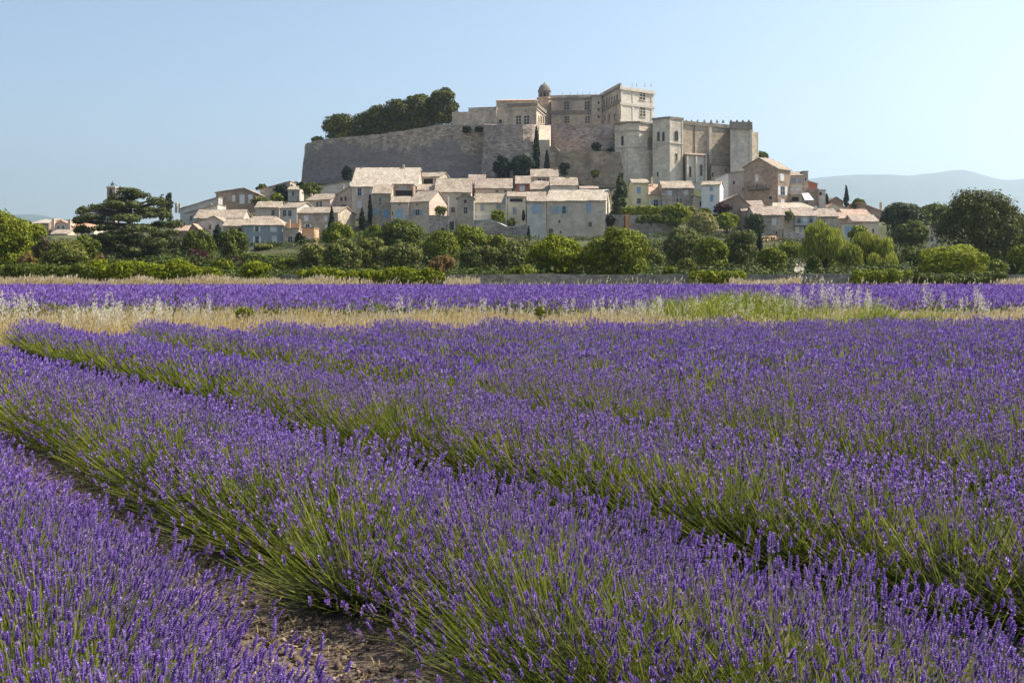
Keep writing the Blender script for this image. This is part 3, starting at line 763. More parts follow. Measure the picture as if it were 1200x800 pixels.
    for q in h['wins']:
        px, py, pw, ph, kind, sh = q[:6]
        if len(q) > 6: P0, nrm, tx, out = pr, ux, uy, ux
        else: P0, nrm, tx, out = pl, uy, ux, -uy
        c = on_plane(px, py, P0, (nrm.x, nrm.y))
        a0 = on_plane(px - pw / 2, py, P0, (nrm.x, nrm.y)); a1 = on_plane(px + pw / 2, py, P0, (nrm.x, nrm.y))
        window(root, c, (tx.x, tx.y), (out.x, out.y), (a1 - a0).length, ph * c.y / F, kind, sh)
    h['P'], h['Wd'], h['root'], h['ux'], h['uy'] = P, Wd, root, ux, uy
    return root
for h in HOUSES: build_house(h)
def house_like(s): return next(h for h in HOUSES if s in h['label'])
# ------------------------------------------------------------------ ramparts, castle, church
def foot(pts): return [(X_(px, Y), Y) for px, Y in pts]

def wallrun(name, pts, zbot, thick, batter, mat, label, cat, group=None, parent=None, rough=.12, step=1.6, cope=None):
    """masonry wall along (px, Y, top row) points; battered uneven front, flat top, plain back"""
    P = [(X_(a, Y), Y, Z_(c, Y)) for a, Y, c in pts]
    L = [0.]
    for i in range(1, len(P)): L.append(L[-1] + math.hypot(P[i][0] - P[i - 1][0], P[i][1] - P[i - 1][1]))
    n = max(2, int(L[-1] / step)); s = np.linspace(0, L[-1], n + 1)
    x = np.interp(s, L, [p[0] for p in P]); y = np.interp(s, L, [p[1] for p in P]); z = np.interp(s, L, [p[2] for p in P])
    z = z + vnoise(s / 1.1, s * 0 + zbot, 9) * rough * .6
    tx, ty = np.gradient(x), np.gradient(y); q = np.hypot(tx, ty); nx_, ny_ = ty / q, -tx / q
    hmax = float(z.max() - zbot); nv = max(2, int(hmax / step))
    V = []; 
    for j in range(nv + 1):
        f = j / nv
        zz = zbot + (z - zbot) * f
        off = batter * (1 - f) + (vnoise(s / 2.3, zz / 1.7, 4) * rough if 0 < j < nv else 0)
        V.append(np.stack([x + nx_ * off, y + ny_ * off, zz], -1))
    V.append(np.stack([x - nx_ * thick, y - ny_ * thick, z], -1))
    V.append(np.stack([x - nx_ * thick, y - ny_ * thick, np.full_like(z, zbot)], -1))
    m_ = n + 1; V = np.concatenate(V); rows = nv + 3
    I = (np.arange(rows - 1)[:, None] * m_ + np.arange(n)[None]).ravel()
    T = [tuple(t) for t in np.stack([I, I + 1, I + m_ + 1, I + m_], -1)]
    T.append(tuple(j * m_ for j in range(rows))); T.append(tuple(j * m_ + n for j in range(rows))[::-1])
    b = MB(); b.add([tuple(v) for v in V], T)
    mats = [mat]
    if cope:
        mats.append(cope)
        for i in range(n):
            a, c = Vector((x[i], y[i], z[i] + .004)), Vector((x[i + 1], y[i + 1], z[i + 1] + .004))
            nn = Vector((nx_[i], ny_[i], 0)); 
            b.box(a + nn * .08, c - a, -nn * (thick + .16), (0, 0, .16), 1)
    mid = n // 2
    o = b.build(name, mats, parent, loc=(x[mid], y[mid], zbot))
    if label: tag(o, label, cat, group)
    return o

ramp_o = wallrun('rampart', [(363, 400, 186), (357.5, 348, 169), (366, 333, 166), (380, 328, 163), (440, 321, 157.6), (475, 318, 153), (505, 317, 147.6), (515, 316.5, 146.4), (567, 316, 146)], 24, 5, 2.2, M['rampart'],
        'long weathered stone rampart under the dark trees, sloping down at its left end', 'rampart wall', rough=.3)
wallrun('bastion', [(564, 324, 146), (568, 311, 146), (585, 308, 146), (612, 308, 146), (626, 310, 146), (632.5, 322, 146)], 24, 6, 1.4, M['bastion'],
        'darker projecting stone bastion below the castle windows, ivy climbing its right edge', 'bastion', rough=.25)
b = MB()
f_ = foot([(631.5, 309), (644, 309), (645.5, 318), (632, 318)]); zt, zl = Z_(147, 318), Z_(164, 309)
b.prism(f_, 26, [zl, zl, zt, zt]); 
bt = b.build('buttress', M['castle'], loc=(f_[0][0], 309, 30)); tag(bt, 'tall stone buttress with a pale sloping top beside the dark ivy', 'buttress')
wallrun('terrace_wall', [(640, 319, 145.6), (680, 318, 145.6), (722, 318, 145.8)], 34, 4, .7, M['bastion'], 'upper grey terrace wall under the long castle front', 'terrace wall', rough=.18)
wallrun('terrace_wall', [(644, 309, 171), (653, 309, 171.5), (655, 308.5, 177.6), (690, 307.5, 177.4), (730, 307, 178)], 22, 9, 2.0, M['rock'], 'lower tan rocky terrace wall with tufts, below the grey terrace wall', 'terrace wall', rough=.5)

def strip(parent, name, pts, py, th, proud, mat, ref=None):
    """moulding along a facade at the height of row py (measured at its first point)"""
    z = Z_(py, pts[0][1] if ref is None else ref); fp = foot(pts); b = MB()
    for i in range(len(fp) - 1):
        a, c = Vector((*fp[i], z)), Vector((*fp[i + 1], z)); d = (c - a); n = Vector((d.y, -d.x, 0)).normalized(); e = d.normalized()
        b.box(a - e * proud * (1 if i == 0 else .0) - n * .05, d + e * proud * ((1 if i == 0 else 0) + (1 if i == len(fp) - 2 else 0)), n * (proud + .05), (0, 0, th))
    return b.build(name, mat, parent)

def facade(pts):
    fp = foot(pts); d = Vector((fp[1][0] - fp[0][0], fp[1][1] - fp[0][1], 0)).normalized()
    return fp[0], d, Vector((d.y, -d.x, 0))

def cwin(parent, pts, px, py, w, h, arched=False, cross=True, blind=None, name='window'):
    P0, tx, out = facade(pts)
    c = on_plane(px, py, P0, (out.x, out.y)); Wm = (on_plane(px + w / 2, py, P0, (out.x, out.y)) - on_plane(px - w / 2, py, P0, (out.x, out.y))).length
    Hm = h * c.y / F; c = c - Vector((0, 0, Hm / 2)); b = MB()
    if arched:
        plate(b, c, tx, out, [(x * 1.22, y * 1.05 - .06) for x, y in arch_pts(Wm, Hm)], 0, .10, 0)
        plate(b, c, tx, out, arch_pts(Wm, Hm), .1, .115, 1)
    else:
        plate(b, c, tx, out, rect(-Wm / 2 - .2, Wm / 2 + .2, -.25, 0), 0, .22); plate(b, c, tx, out, rect(-Wm / 2 - .25, Wm / 2 + .25, Hm, Hm + .25), 0, .2)
        plate(b, c, tx, out, rect(-Wm / 2 - .18, -Wm / 2, 0, Hm), 0, .12); plate(b, c, tx, out, rect(Wm / 2, Wm / 2 + .18, 0, Hm), 0, .12)
        if cross:
            plate(b, c, tx, out, rect(-.11, .11, 0, Hm), 0, .1)
            for k in (.34, .67):
                plate(b, c, tx, out, rect(-Wm / 2, -.11, Hm * k - .09, Hm * k + .09), 0, .09); plate(b, c, tx, out, rect(.11, Wm / 2, Hm * k - .09, Hm * k + .09), 0, .09)
        plate(b, c, tx, out, rect(-Wm / 2, Wm / 2, 0, Hm), -.05, .015, 1)
    return b.build(name, [M['castle'] if not blind else blind[0], M['pane'] if not blind else blind[1]], parent)

def pil(parent, pts, pxs, y0, y1, w, proud, mat, name='pilaster'):
    P0, tx, out = facade(pts)
    for px in pxs:
        a = on_plane(px, y1, P0, (out.x, out.y)); b = MB()
        plate(b, Vector((a.x, a.y, 0)), tx, out, rect(-w / 2, w / 2, a.z, on_plane(px, y0, P0, (out.x, out.y)).z), 0, proud)
        b.build(name, mat, parent)

def posts(parent, pts, pxs, py, hgt, mat, name='finial', r=.14):
    P0, tx, out = facade(pts)
    for px in pxs:
        a = on_plane(px, py, P0, (out.x, out.y)) - out * .25
        b = MB(); b.lathe(a - Vector((0, 0, .1)), [(r * 1.5, 0), (r * 1.5, hgt * .22), (r * .7, hgt * .28), (r * 1.0, hgt * .55), (r * .5, hgt * .75), (r * .15, hgt)], 6)
        b.build(name, mat, parent)

def block(parent, name, pts, ytop, mat, zbot=40., ref=None):
    z = Z_(ytop, pts[0][1] if ref is None else ref); b = MB(); b.prism(foot(pts), zbot, z)
    o = b.build(name, mat, parent); return o, z

castle = empty('castle', (X_(665, 338), 338, 44)); tag(castle, 'Renaissance castle with a domed turret and pale end pavilion crowning the hill', 'castle')
# ruined wall with the sky showing through its window
b = MB(); rw = [(549, 333), (582, 331)]; P0, tx, out = facade(rw)
def piece(x0, x1, y0, y1, ya=None):
    A, B_ = on_plane(x0, y0, P0, (out.x, out.y)), on_plane(x1, y0 if ya is None else ya, P0, (out.x, out.y)); zb_ = 42 if y1 is None else on_plane(x0, y1, P0, (out.x, out.y)).z
    q = [Vector((A.x, A.y, 0)), Vector((B_.x, B_.y, 0)), Vector((B_.x, B_.y, 0)) - out * .9, Vector((A.x, A.y, 0)) - out * .9]
    b.prism([(v.x, v.y) for v in q], zb_, [A.z, B_.z, B_.z, A.z])
piece(549, 558, 127.6, None, 127); piece(558.01, 564, 127, 129, 126.6); piece(558.01, 560.6, 129.0, 133); piece(561.4, 564, 129.0, 133); piece(558.01, 564, 133, None); piece(564.01, 582, 126.6, None, 125)
piece(530, 548.9, 131.5, None, 131)
ru = b.build('ruined_wall', M['castle'], castle)
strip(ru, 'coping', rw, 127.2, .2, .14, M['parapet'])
# pavilion
pv = [(582, 332), (596, 331.6), (628.5, 329.5), (639.5, 346), (596, 348)]
pav, _ = block(castle, 'pavilion', pv, 124.8, M['castle'], ref=330)
att, _z = block(castle, 'attic', [(581.5, 334), (627, 333), (636, 346), (590, 348)], 118.4, M['castle'], ref=334)
rb = MB(); A = foot([(580.5, 333.2), (628, 332.2), (637.5, 347), (589, 349)]); mz = _z + .004
rb.add([(*A[0], mz), (*A[1], mz), (*A[2], mz), (*A[3], mz), (*foot([(590, 340.5)])[0], mz + 1.5), (*foot([(626, 340)])[0], mz + 1.5)], [(0, 1, 5, 4), (1, 2, 5), (2, 3, 4, 5), (3, 0, 4), (0, 3, 2, 1)])
rb.build('roof', M['tileo'], castle)
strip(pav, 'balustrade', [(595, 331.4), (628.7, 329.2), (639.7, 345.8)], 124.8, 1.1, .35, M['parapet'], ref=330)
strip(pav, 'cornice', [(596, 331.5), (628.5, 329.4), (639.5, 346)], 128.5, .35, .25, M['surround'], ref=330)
for px in (607.8, 617.2): cwin(pav, pv[1:3], px, 140.8, 5.6, 10, cross=True)
cwin(pav, pv[1:3], 616.5, 130.5, 1.6, 1.6, cross=False); cwin(pav, pv[:2], 586.5, 142.5, 3.4, 4, cross=False)
pil(pav, pv[1:3], (600, 603.6, 622, 626.5), 126, 146, .5, .18, M['castle'])
for px in (631.4, 634, 636.6): cwin(pav, [(628.5, 329.5), (639.5, 346)], px, 141, 1.0, 8, cross=False)
# dome turret
tu = MB(); c0 = Vector((X_(638, 351), 351, 0)); zz = lambda py: Z_(py, 351)
tu.lathe(c0, [(2.55, 42), (2.55, zz(133)), (2.75, zz(132.6)), (2.75, zz(131.5)), (2.5, zz(131)), (2.5, zz(117)), (2.8, zz(116.5)), (2.8, zz(115))], 14)
tw = tu.build('domed_turret', M['castle'], castle)
dm = MB(); dm.lathe(c0, [(2.2, zz(115) + .004), (2.2, zz(108)), (2.4, zz(107.6)), (2.4, zz(106.6)), (2.2, zz(106)), (2.05, zz(104)), (1.7, zz(101.8)), (1.2, zz(99.8)), (.6, zz(98.6)), (.25, zz(98.2)), (.18, zz(97)), (.05, zz(96))], 14)
dm.build('dome', M['dome'], tw)
for px in (634.6, 638.2, 641.6):
    k = MB(); a = on_plane(px, 112, (c0.x, c0.y - 2.16 - abs(px - 638) * -.08), (0, 1)); plate(k, a - Vector((0, 0, .9)), (1, 0), (0, -1), arch_pts(.75, 1.9), 0, .06); k.build('window', M['opening_shade'], tw)
# long front
mw = [(646, 347), (705, 345)]
wing, zw = block(castle, 'long_wing', [(646, 347), (705, 345), (716, 356), (650, 358)], 114.5, M['castle'], ref=346)
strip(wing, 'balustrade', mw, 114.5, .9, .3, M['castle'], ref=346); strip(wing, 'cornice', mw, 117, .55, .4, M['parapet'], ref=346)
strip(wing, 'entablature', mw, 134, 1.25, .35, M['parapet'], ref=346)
pil(wing, mw, (648, 655, 659.5, 669, 672.5, 680, 684, 692), 118, 129.5, .45, .2, M['castle']); pil(wing, mw, (648, 655, 660, 671, 674, 680, 684, 692), 134.2, 146, .45, .2, M['castle'])
for px in (664, 688): cwin(wing, mw, px, 124, 5.4, 9.6); cwin(wing, mw, px + .6, 140.3, 5.2, 7.4)
st, _ = block(castle, 'stair_tower', [(693.2, 343), (705.2, 342.4), (706, 350), (694, 350)], 112.5, M['castle'], ref=343)
for py in (120.8, 128.6, 137.2): cwin(st, [(693.2, 343), (705.2, 342.4)], 701.6, py, 2.2, 2.8, cross=False)
strip(st, 'cornice', [(693.2, 343), (705.2, 342.4)], 113.3, .4, .25, M['parapet'])
ew = [(705.4, 344), (727, 325.6)]
ewing, _ = block(castle, 'receding_wing', [(705.4, 344), (727, 325.6), (744, 343), (722, 356)], 112.4, M['castle'], ref=344)
strip(ewing, 'balustrade', ew, 112.4, .9, .3, M['castle']); strip(ewing, 'cornice', ew, 114.4, .5, .45, M['parapet']); strip(ewing, 'entablature', ew, 131.5, 1.1, .4, M['parapet'])
pe = [705.4 + (727 - 705.4) * k for k in (.06, .2, .34, .48, .62, .76, .9)]
pil(ewing, ew, pe, 116.5, 129, .5, .3, M['castle']); pil(ewing, ew, pe, 131, 145, .5, .3, M['castle'])
for k in range(6): cwin(ewing, ew, (pe[k] + pe[k + 1]) / 2, 121.5 - k * 1.1, 1.1, 9.5, cross=False); 
for k in (0, 2, 4): cwin(ewing, ew, (pe[k] + pe[k + 1]) / 2, 138.5 - k * .3, 1.1, 8, cross=False)
ep = [(727, 325.4), (766, 334.4)]
endp, _ = block(castle, 'end_pavilion', [(727, 325.4), (766, 334.4), (759, 347), (740, 344)], 103.5, M['pavilion'], ref=325.4)
strip(endp, 'balustrade', ep, 103.5, .7, .3, M['pavilion']); strip(endp, 'cornice', ep, 105.2, .42, .45, M['surround']); strip(endp, 'string_course', ep, 122.6, .75, .25, M['surround']); strip(endp, 'plinth', ep, 142, .5, .25, M['pavilion'])
pil(endp, ep, (728.3, 741.5, 763.6), 106, 119.4, .6, .16, M['pavilion']); pil(endp, ep, (728.3, 741.5, 763.6), 123.4, 141, .6, .16, M['pavilion'])
cwin(endp, ep, 752.7, 112.2, 6, 10); cwin(endp, ep, 753, 131.4, 6, 10.4)
posts(endp, ep, (728.6, 741.5, 746.8, 756.4, 763.6), 101.4, 1.6, M['surround']); posts(wing, mw, (659, 668.5, 677, 683, 691), 111.8, 1.5, M['surround']); posts(st, [(693.2, 343), (705.2, 342.4)], (697.5, 703.5), 112.6, 1.6, M['surround'])
posts(ewing, ew, (707.5, 711.5, 714.5, 717.5, 720.5, 723.5), 110, 1.4, M['surround'])
for o_ in list(ewing.children):
    if o_.name.startswith('finial'): o_.location.z = 0

church = empty('church', (X_(805, 308), 308, 28)); tag(church, 'big pale stone collegiate church with flat terraced roof and bell tower right of the castle', 'church')
apf = [(720.5, 309), (736, 304.4), (749, 304.2), (765, 308)]
aps, _ = block(church, 'apse', apf + [(765, 322), (721, 322)], 144.4, M['church'], 20, ref=304.4)
strip(aps, 'parapet', apf, 144.4, .55, .3, M['parapet'], ref=304.4); strip(aps, 'string_course', apf, 153.6, .32, .28, M['surround'], ref=304.4); strip(aps, 'string_course', apf, 172.8, .26, .22, M['surround'], ref=304.4)
cwin(aps, apf[:2], 729.6, 165, 2.6, 11, arched=True); cwin(aps, apf[2:], 761.4, 168, 4.6, 15, arched=True, blind=(M['surround'], M['bastion']))
btl = [(764.8, 304), (784.4, 300.6)]; btr = [(784.4, 300.6), (800.4, 303.6)]
bell, _ = block(church, 'bell_tower', btl + [(800.4, 303.6), (799, 316), (766, 316)], 139.2, M['church'], 20, ref=300.6)
strip(bell, 'parapet', btl[:1] + btr, 139.2, .7, .18, M['parapet'], ref=300.6); strip(bell, 'string_course', btl[:1] + btr, 168, .28, .2, M['surround'], ref=300.6)
for px in (771.8, 777.6): cwin(bell, btl, px, 160, 2.7, 10.6, arched=True)
cwin(bell, btr, 792.6, 159, 4, 11.4, arched=True); cwin(bell, btr, 792.8, 184.5, 1.4, 8, cross=False); cwin(bell, btl, 771, 204.4, 1.8, 5, cross=False)
pil(bell, btr, (785.2, 799.4), 142, 213, .45, .12, M['pavilion'], 'quoin')
nvp = [(800, 306), (857, 314.6)]
nave, zn = block(church, 'nave', [(800, 306), (857, 314.6), (858, 330), (800, 326)], 146, M['nave'], 20, ref=306)
strip(nave, 'parapet', nvp, 146.2, 1.2, .3, M['parapet'])
posts(nave, nvp, (805, 811, 818, 826, 834, 841, 848), 143.6, 1.1, M['parapet'], 'merlon', .34)
pil(nave, nvp, (830.5,), 150, 214, 1.0, .9, M['pavilion'], 'buttress'); pil(nave, nvp, (813.5,), 147, 181, .3, .12, M['metal'], 'drainpipe')
ch1 = [(803.4, 302), (827.4, 305.4)]
cb = MB(); fp = foot(ch1 + [(827.8, 312), (804, 309)]); z1 = Z_(181.5, 302); cb.prism(fp, 20, z1); chap = cb.build('chapel', M['pavilion'], church)
q = MB(); q.prism(foot([(802.6, 301.2), (828.2, 304.6), (828.4, 310.5), (803, 307.5)]), z1 + .004, [z1 + .22, z1 + .22, z1 + 1.3, z1 + 1.3]); q.build('roof', M['tiled'], chap)
cwin(chap, ch1, 808.6, 201.5, 2.6, 12.6, arched=True); cwin(chap, ch1, 821.6, 199.5, 2.8, 13.4, arched=True)
pil(chap, ch1, (804.6, 815, 826.2), 183, 214, .5, .6, M['church'], 'buttress')
ch2 = [(833.4, 307), (854.4, 309.6)]
cb = MB(); fp = foot(ch2 + [(855, 316), (834, 313)]); z1 = Z_(193.2, 307); cb.prism(fp, 20, z1); chap2 = cb.build('chapel', M['pink'], church)
q = MB(); q.prism(foot([(832.8, 306.2), (855, 308.8), (855.6, 314.5), (833.4, 312)]), z1 + .004, [z1 + .22, z1 + .22, z1 + 1.0, z1 + 1.0]); q.build('roof', M['tiled'], chap2)
cwin(chap2, ch2, 834.9, 204.4, 2, 5, cross=False); cwin(chap2, ch2, 850.6, 200.5, 1.4, 3.6, cross=False)
wt = [(855.6, 304.6), (880.8, 305.6)]
wtw, _ = block(church, 'west_tower', wt + [(882, 320), (857, 320)], 151.5, M['church'], 20)
pb = MB(); pb.prism(foot([(854.8, 304), (881.6, 305), (882.6, 320.6), (856.2, 320.6)]), Z_(151.5, 304.6) + .004, Z_(143, 304.6)); pb.build('parapet', M['parapet'], wtw)
posts(wtw, wt, (857, 864, 871, 878), 142.6, .8, M['parapet'], 'merlon', .34)
cwin(wtw, wt, 868.2, 179.5, 7.6, 24, arched=True, blind=(M['pavilion'], M['grey'])); pil(wtw, wt, (857.2, 879.4), 152, 214, .8, .35, M['pavilion'], 'quoin')
an, _ = block(church, 'annex', [(881, 309.4), (888.6, 311.4), (888, 322), (882, 322)], 154.6, M['nave'], 20)
pil(an, [(881, 309.4), (888.6, 311.4)], (888,), 154.6, 200, .45, .12, M['pavilion'], 'quoin')

# ------------------------------------------------------------------ single things of the village
def thing(name, label, cat, loc, group=None):
    return tag(empty(name, loc), label, cat, group)
# parts that only one house has
hb = house_like('white balcony'); P = hb['P']; b = MB(); z_ = Z_(257.6, 246)
b.box(P(-.2, -1.5, z_), hb['ux'] * 4.6, hb['uy'] * 1.5, (0, 0, .22)); b.box(P(-.2, -1.5, z_ + 1.15), hb['ux'] * 4.6, hb['uy'] * .12, (0, 0, .25))
for k in range(4): b.box(P(-.2 + k * 1.49, -1.48, z_ + .22), hb['ux'] * .13, hb['uy'] * .08, (0, 0, .93))
b.build('balcony', M['whitepaint'], hb['root'])
for h_, u, a, c in ((hb, -.36, 231, 262), (hb, hb['Wd'] - .02, 231.5, 266), (house_like('widest brownish roof'), 3.3, 231, 258)):
    b = MB(); Yh = h_['Yl']; b.box(h_['P'](u, -1.6, Z_(c, Yh)), h_['ux'] * .34, h_['uy'] * 1.598, (0, 0, Z_(a, Yh) - Z_(c, Yh))); b.build('party_wall', M['white'], h_['root'])
hj = house_like('balconied house'); b = MB(); z_ = Z_(228.6, 272)
b.box(hj['P'](-.2, -1.3, z_), hj['ux'] * (hj['Wd'] + .3), hj['uy'] * 1.3, (0, 0, .25))
b.box(hj['P'](-.2, -1.3, z_ + .25), hj['ux'] * (hj['Wd'] + .3), hj['uy'] * .08, (0, 0, .9)); b.build('balcony', M['beige'], hj['root'])
ht = house_like('tallest gabled'); b = MB(); z_ = Z_(224, 275)
b.box(ht['P'](2.2, -1.2, z_), ht['ux'] * 6.5, ht['uy'] * 1.2, (0, 0, .22))
for k in range(14): b.box(ht['P'](2.25 + k * .49, -1.18, z_ + .22), ht['ux'] * .06, ht['uy'] * .06, (0, 0, 1.0))
b.box(ht['P'](2.2, -1.2, z_ + 1.22), ht['ux'] * 6.5, ht['uy'] * .1, (0, 0, .08)); b.build('balcony', M['metal'], ht['root'])
hs = house_like('two storeys of pale blue'); b = MB(); z_ = Z_(265.2, 240)
b.box(hs['P'](-.3, -1.1, z_), hs['ux'] * (hs['Wd'] + .5), hs['uy'] * 1.1, (0, 0, .2)); b.box(hs['P'](-.3, -1.1, z_ + .9), hs['ux'] * (hs['Wd'] + .5), hs['uy'] * .08, (0, 0, .08))
for k in range(12): b.box(hs['P'](-.28 + k * .46, -1.08, z_ + .2), hs['ux'] * .05, hs['uy'] * .05, (0, 0, .7))
b.build('balcony', M['metal'], hs['root'])
hg = house_like('orange roof terrace beside'); 
for u in (.9, hg['Wd'] - .5):
    b = MB(); b.box(hg['P'](u, 1.2, Z_(268.5, 232) + .3), hg['ux'] * .5, hg['uy'] * .5, (0, 0, 2.0)); b.build('pillar', M['terra'], hg['root'])
b = MB(); b.box(hg['P'](.0, 2.4, Z_(268.5, 232) + .285), hg['ux'] * hg['Wd'], hg['uy'] * .3, (0, 0, 1.2)); b.build('parapet', M['terra'], hg['root'])

GW = 'stone walls of the village slope'
wallrun('stone_wall', [(555.5, 242.5, 258), (577, 242, 258.4), (586, 241.5, 262.4), (593, 241, 266), (605, 241, 266), (618, 238, 262)], 4, 1.0, .6, M['retain'], 'dark stone terrace wall with a pale stepped coping under the lime coloured tree', 'wall', GW, cope=M['whitepaint'])
tw_ = wallrun('stone_wall', [(503, 244, 252.2), (524, 243, 252.4), (536, 242.6, 255.5)], 4, 1.0, .5, M['retain'], 'grey terrace wall with a white framed opening left of the slim tower house', 'wall', GW)
cwin(tw_, [(503, 242.6), (536, 242.6)], 519, 269.4, 4.4, 5.6, cross=False, name='opening'); cwin(tw_, [(503, 242.0), (536, 241.6)], 529.4, 264.6, 5.6, 10, cross=False, name='doorway')
wallrun('stone_wall', [(709.5, 228, 251), (735, 226, 252), (770, 225, 252.6), (783, 225, 260), (800, 225, 268), (830, 226, 270), (872, 227, 272)], 2, 1.2, 1.0, M['retain'], 'long light retaining wall below the hedge right of the big beige house', 'wall', GW)
wallrun('stone_wall', [(918, 236, 268), (945, 236, 276), (985, 236, 284)], 4, 1.0, .8, M['retain'], 'rubble wall under the white shuttered house, behind the willow', 'wall', GW)
fw = [(x, 97 + 1.2 * math.sin(x * .01), 321.4 + .6 * math.sin(x * .037) + (5 if 235 < x < 330 else 0)) for x in range(-260, 1480, 24)]
wallrun('stone_wall', fw, -.3, .5, .1, M['drywall'], 'low dry stone wall running along the far edge of the lavender, behind the dry grass', 'wall', 'low wall by the field', rough=.06, step=.55)

o = thing('tube_slide', 'orange upright panel against the retaining wall below the tall dark conifer', 'orange panel', (X_(735, 223), 223, Z_(272, 223)))
b = MB(); b.box((X_(733.4, 223), 223, Z_(274, 223)), (.55, 0, 0), (0, .12, 0), (0, 0, 4.4)); b.build('panel', M['orange'], o)
b = MB(); b.box((X_(731.2, 223.3), 223.3, Z_(274, 223)), (.28, 0, 0), (0, .1, 0), (0, 0, 4.0)); b.build('post', M['wood'], o)
o.name = 'orange_panel'; ORG[o.name] = o.location.copy()
o = thing('street_lamp', 'slim grey lamp post by the clipped hedge under the grey stone house', 'street lamp', (X_(780, 223), 223, Z_(266, 223)))
b = MB(); b.tube([(X_(780, 223), 223, Z_(268, 223)), (X_(780, 223), 223, Z_(252.4, 223))], [.09, .06]); b.build('pole', M['sg'], o)
b = MB(); b.tube([(X_(780, 223), 223, Z_(252.5, 223)), (X_(778.6, 223), 222.9, Z_(251.4, 223)), (X_(776.6, 223), 222.8, Z_(251.4, 223))], [.05, .05, .11]); b.build('lamp_head', M['sg'], o)
o = thing('awning', 'white canvas sunshade on the terrace of the balconied house', 'awning', (X_(946, 266), 266, Z_(237, 266)))
b = MB(); x0, x1 = X_(941.5, 266), X_(951.5, 266); za, zb_ = Z_(226, 266), Z_(234.5, 266)
b.add([(x0, 267.5, za), (x1 - .5, 267.5, za + .1), (x1 + .2, 265, zb_), (x0 + .1, 265, zb_ - .1), (x0, 267.5, za - .06), (x1 - .5, 267.5, za + .04), (x1 + .2, 265, zb_ - .06), (x0 + .1, 265, zb_ - .16)],
      [(0, 1, 2, 3), (7, 6, 5, 4), (0, 4, 5, 1), (1, 5, 6, 2), (2, 6, 7, 3), (3, 7, 4, 0)]); b.build('canvas', M['cloth'], o)
for xx, yy, zz_ in ((x0 + .1, 265.05, zb_), (x1 + .1, 265.05, zb_), (x0 + .1, 267.4, za), (x1 - .6, 267.4, za)):
    b = MB(); b.tube([(xx, yy, Z_(246, 266)), (xx, yy, zz_ - .1)], [.05, .05], 5); b.build('pole', M['sg'], o)
o = thing('church_tower', 'far square church tower with an iron bell cage rising behind the big cedar', 'church tower', (X_(131.5, 345), 345, 4))
c_ = Vector((X_(131.7, 345), 345, 0)); b = MB(); r_ = 4.6 * 345 / F; b.prism([c_ + Vector(q) for q in ((-r_, -r_, 0), (r_, -r_, 0), (r_, r_, 0), (-r_, r_, 0))], 0, Z_(220.6, 345)); sh = b.build('shaft', M['bastion'], o)
b = MB(); b.prism([c_ + Vector(q) for q in ((-r_ - .25, -r_ - .25, 0), (r_ + .25, -r_ - .25, 0), (r_ + .25, r_ + .25, 0), (-r_ - .25, r_ + .25, 0))], Z_(220.6, 345) + .004, Z_(219, 345)); b.build('cornice', M['castle'], sh)
b = MB(); plate(b, c_ + Vector((0, -r_, Z_(230, 345))), (1, 0), (0, -1), arch_pts(1.0, 2.3), 0, .03); b.build('opening', M['opening_shade'], sh)
b = MB()
for k in range(4):
    a0 = math.pi / 4 + k * math.pi / 2; d_ = Vector((math.cos(a0), math.sin(a0), 0))
    b.tube([c_ + d_ * 1.5 + Vector((0, 0, Z_(219, 345))), c_ + d_ * 1.3 + Vector((0, 0, Z_(216.4, 345))), c_ + d_ * .3 + Vector((0, 0, Z_(214.8, 345))), c_ + Vector((0, 0, Z_(212, 345)))], [.07, .07, .07, .05], 4)
b.lathe(c_ + Vector((0, 0, Z_(217.6, 345))), [(.5, 0), (.42, .3), (.3, .7), (.1, .85)], 8); b.build('bell_cage', M['metal'], o)
o = thing('sign', 'pair of red boards on a pole glimpsed through the cedar below the church tower', 'sign', (X_(137, 235), 235, 3))
b = MB(); b.tube([(X_(134.6, 235), 235, 3), (X_(134.6, 235), 235, Z_(242.6, 235))], [.07, .07], 5); b.build('pole', M['sg'], o)
for py in (244.4, 251.6):
    b = MB(); b.box((X_(133.4, 235), 234.8, Z_(py + 1.6, 235)), (1.5, 0, 0), (0, .08, 0), (0, 0, .7)); b.build('board', M['red'], o)
ra = MB(); fa = [(X_(928, 124), 124), (X_(937, 124), 124), (X_(944, 168), 168), (X_(933, 168), 168)]
ra.prism(fa, -.5, [.6, .6, Z_(306, 168), Z_(306, 168)]); o = ra.build('ramp', M['concrete'], loc=(fa[0][0], 124, 0)); tag(o, 'pale concrete ramp in the gap left of the willows', 'ramp')
# ------------------------------------------------------------------ trees, shrubs, hedges
QV = np.array([[-.5, 0, 0], [0, -.28, .03], [.5, 0, 0], [0, .28, .03]]); QF = np.array([[0, 1, 2, 3]])
def leaves(P, N, size, stretch=1., down=None):
    """one small folded leaf spray per point"""
    n = len(P)
    N = unit(N + rng.normal(0, .34, (n, 3)))
    s = size * rng.uniform(.6, 1.35, n)
    V, T = instance(QV, QF, P, N, s * stretch, s, rng.uniform(0, 6.28, n))
    return V, T

def lobes_to_points(lobes, n, fill=.3):
    c = np.array([l[:3] for l in lobes]); r = np.array([l[3:6] for l in lobes])
    w = (r[:, 0] * r[:, 1] + r[:, 0] * r[:, 2] + r[:, 1] * r[:, 2]); w = w / w.sum()
    k = rng.choice(len(lobes), n, p=w)
    d = unit(rng.normal(0, 1, (n, 3)))
    d[:, 2] = np.where(d[:, 2] < -.7, -d[:, 2], d[:, 2])
    rad = np.where(rng.random(n) < fill, rng.random(n) ** .5 * .9, 1 + rng.normal(0, .10, n))
    P = c[k] + d * r[k] * rad[:, None]
    return P, unit(d / r[k])

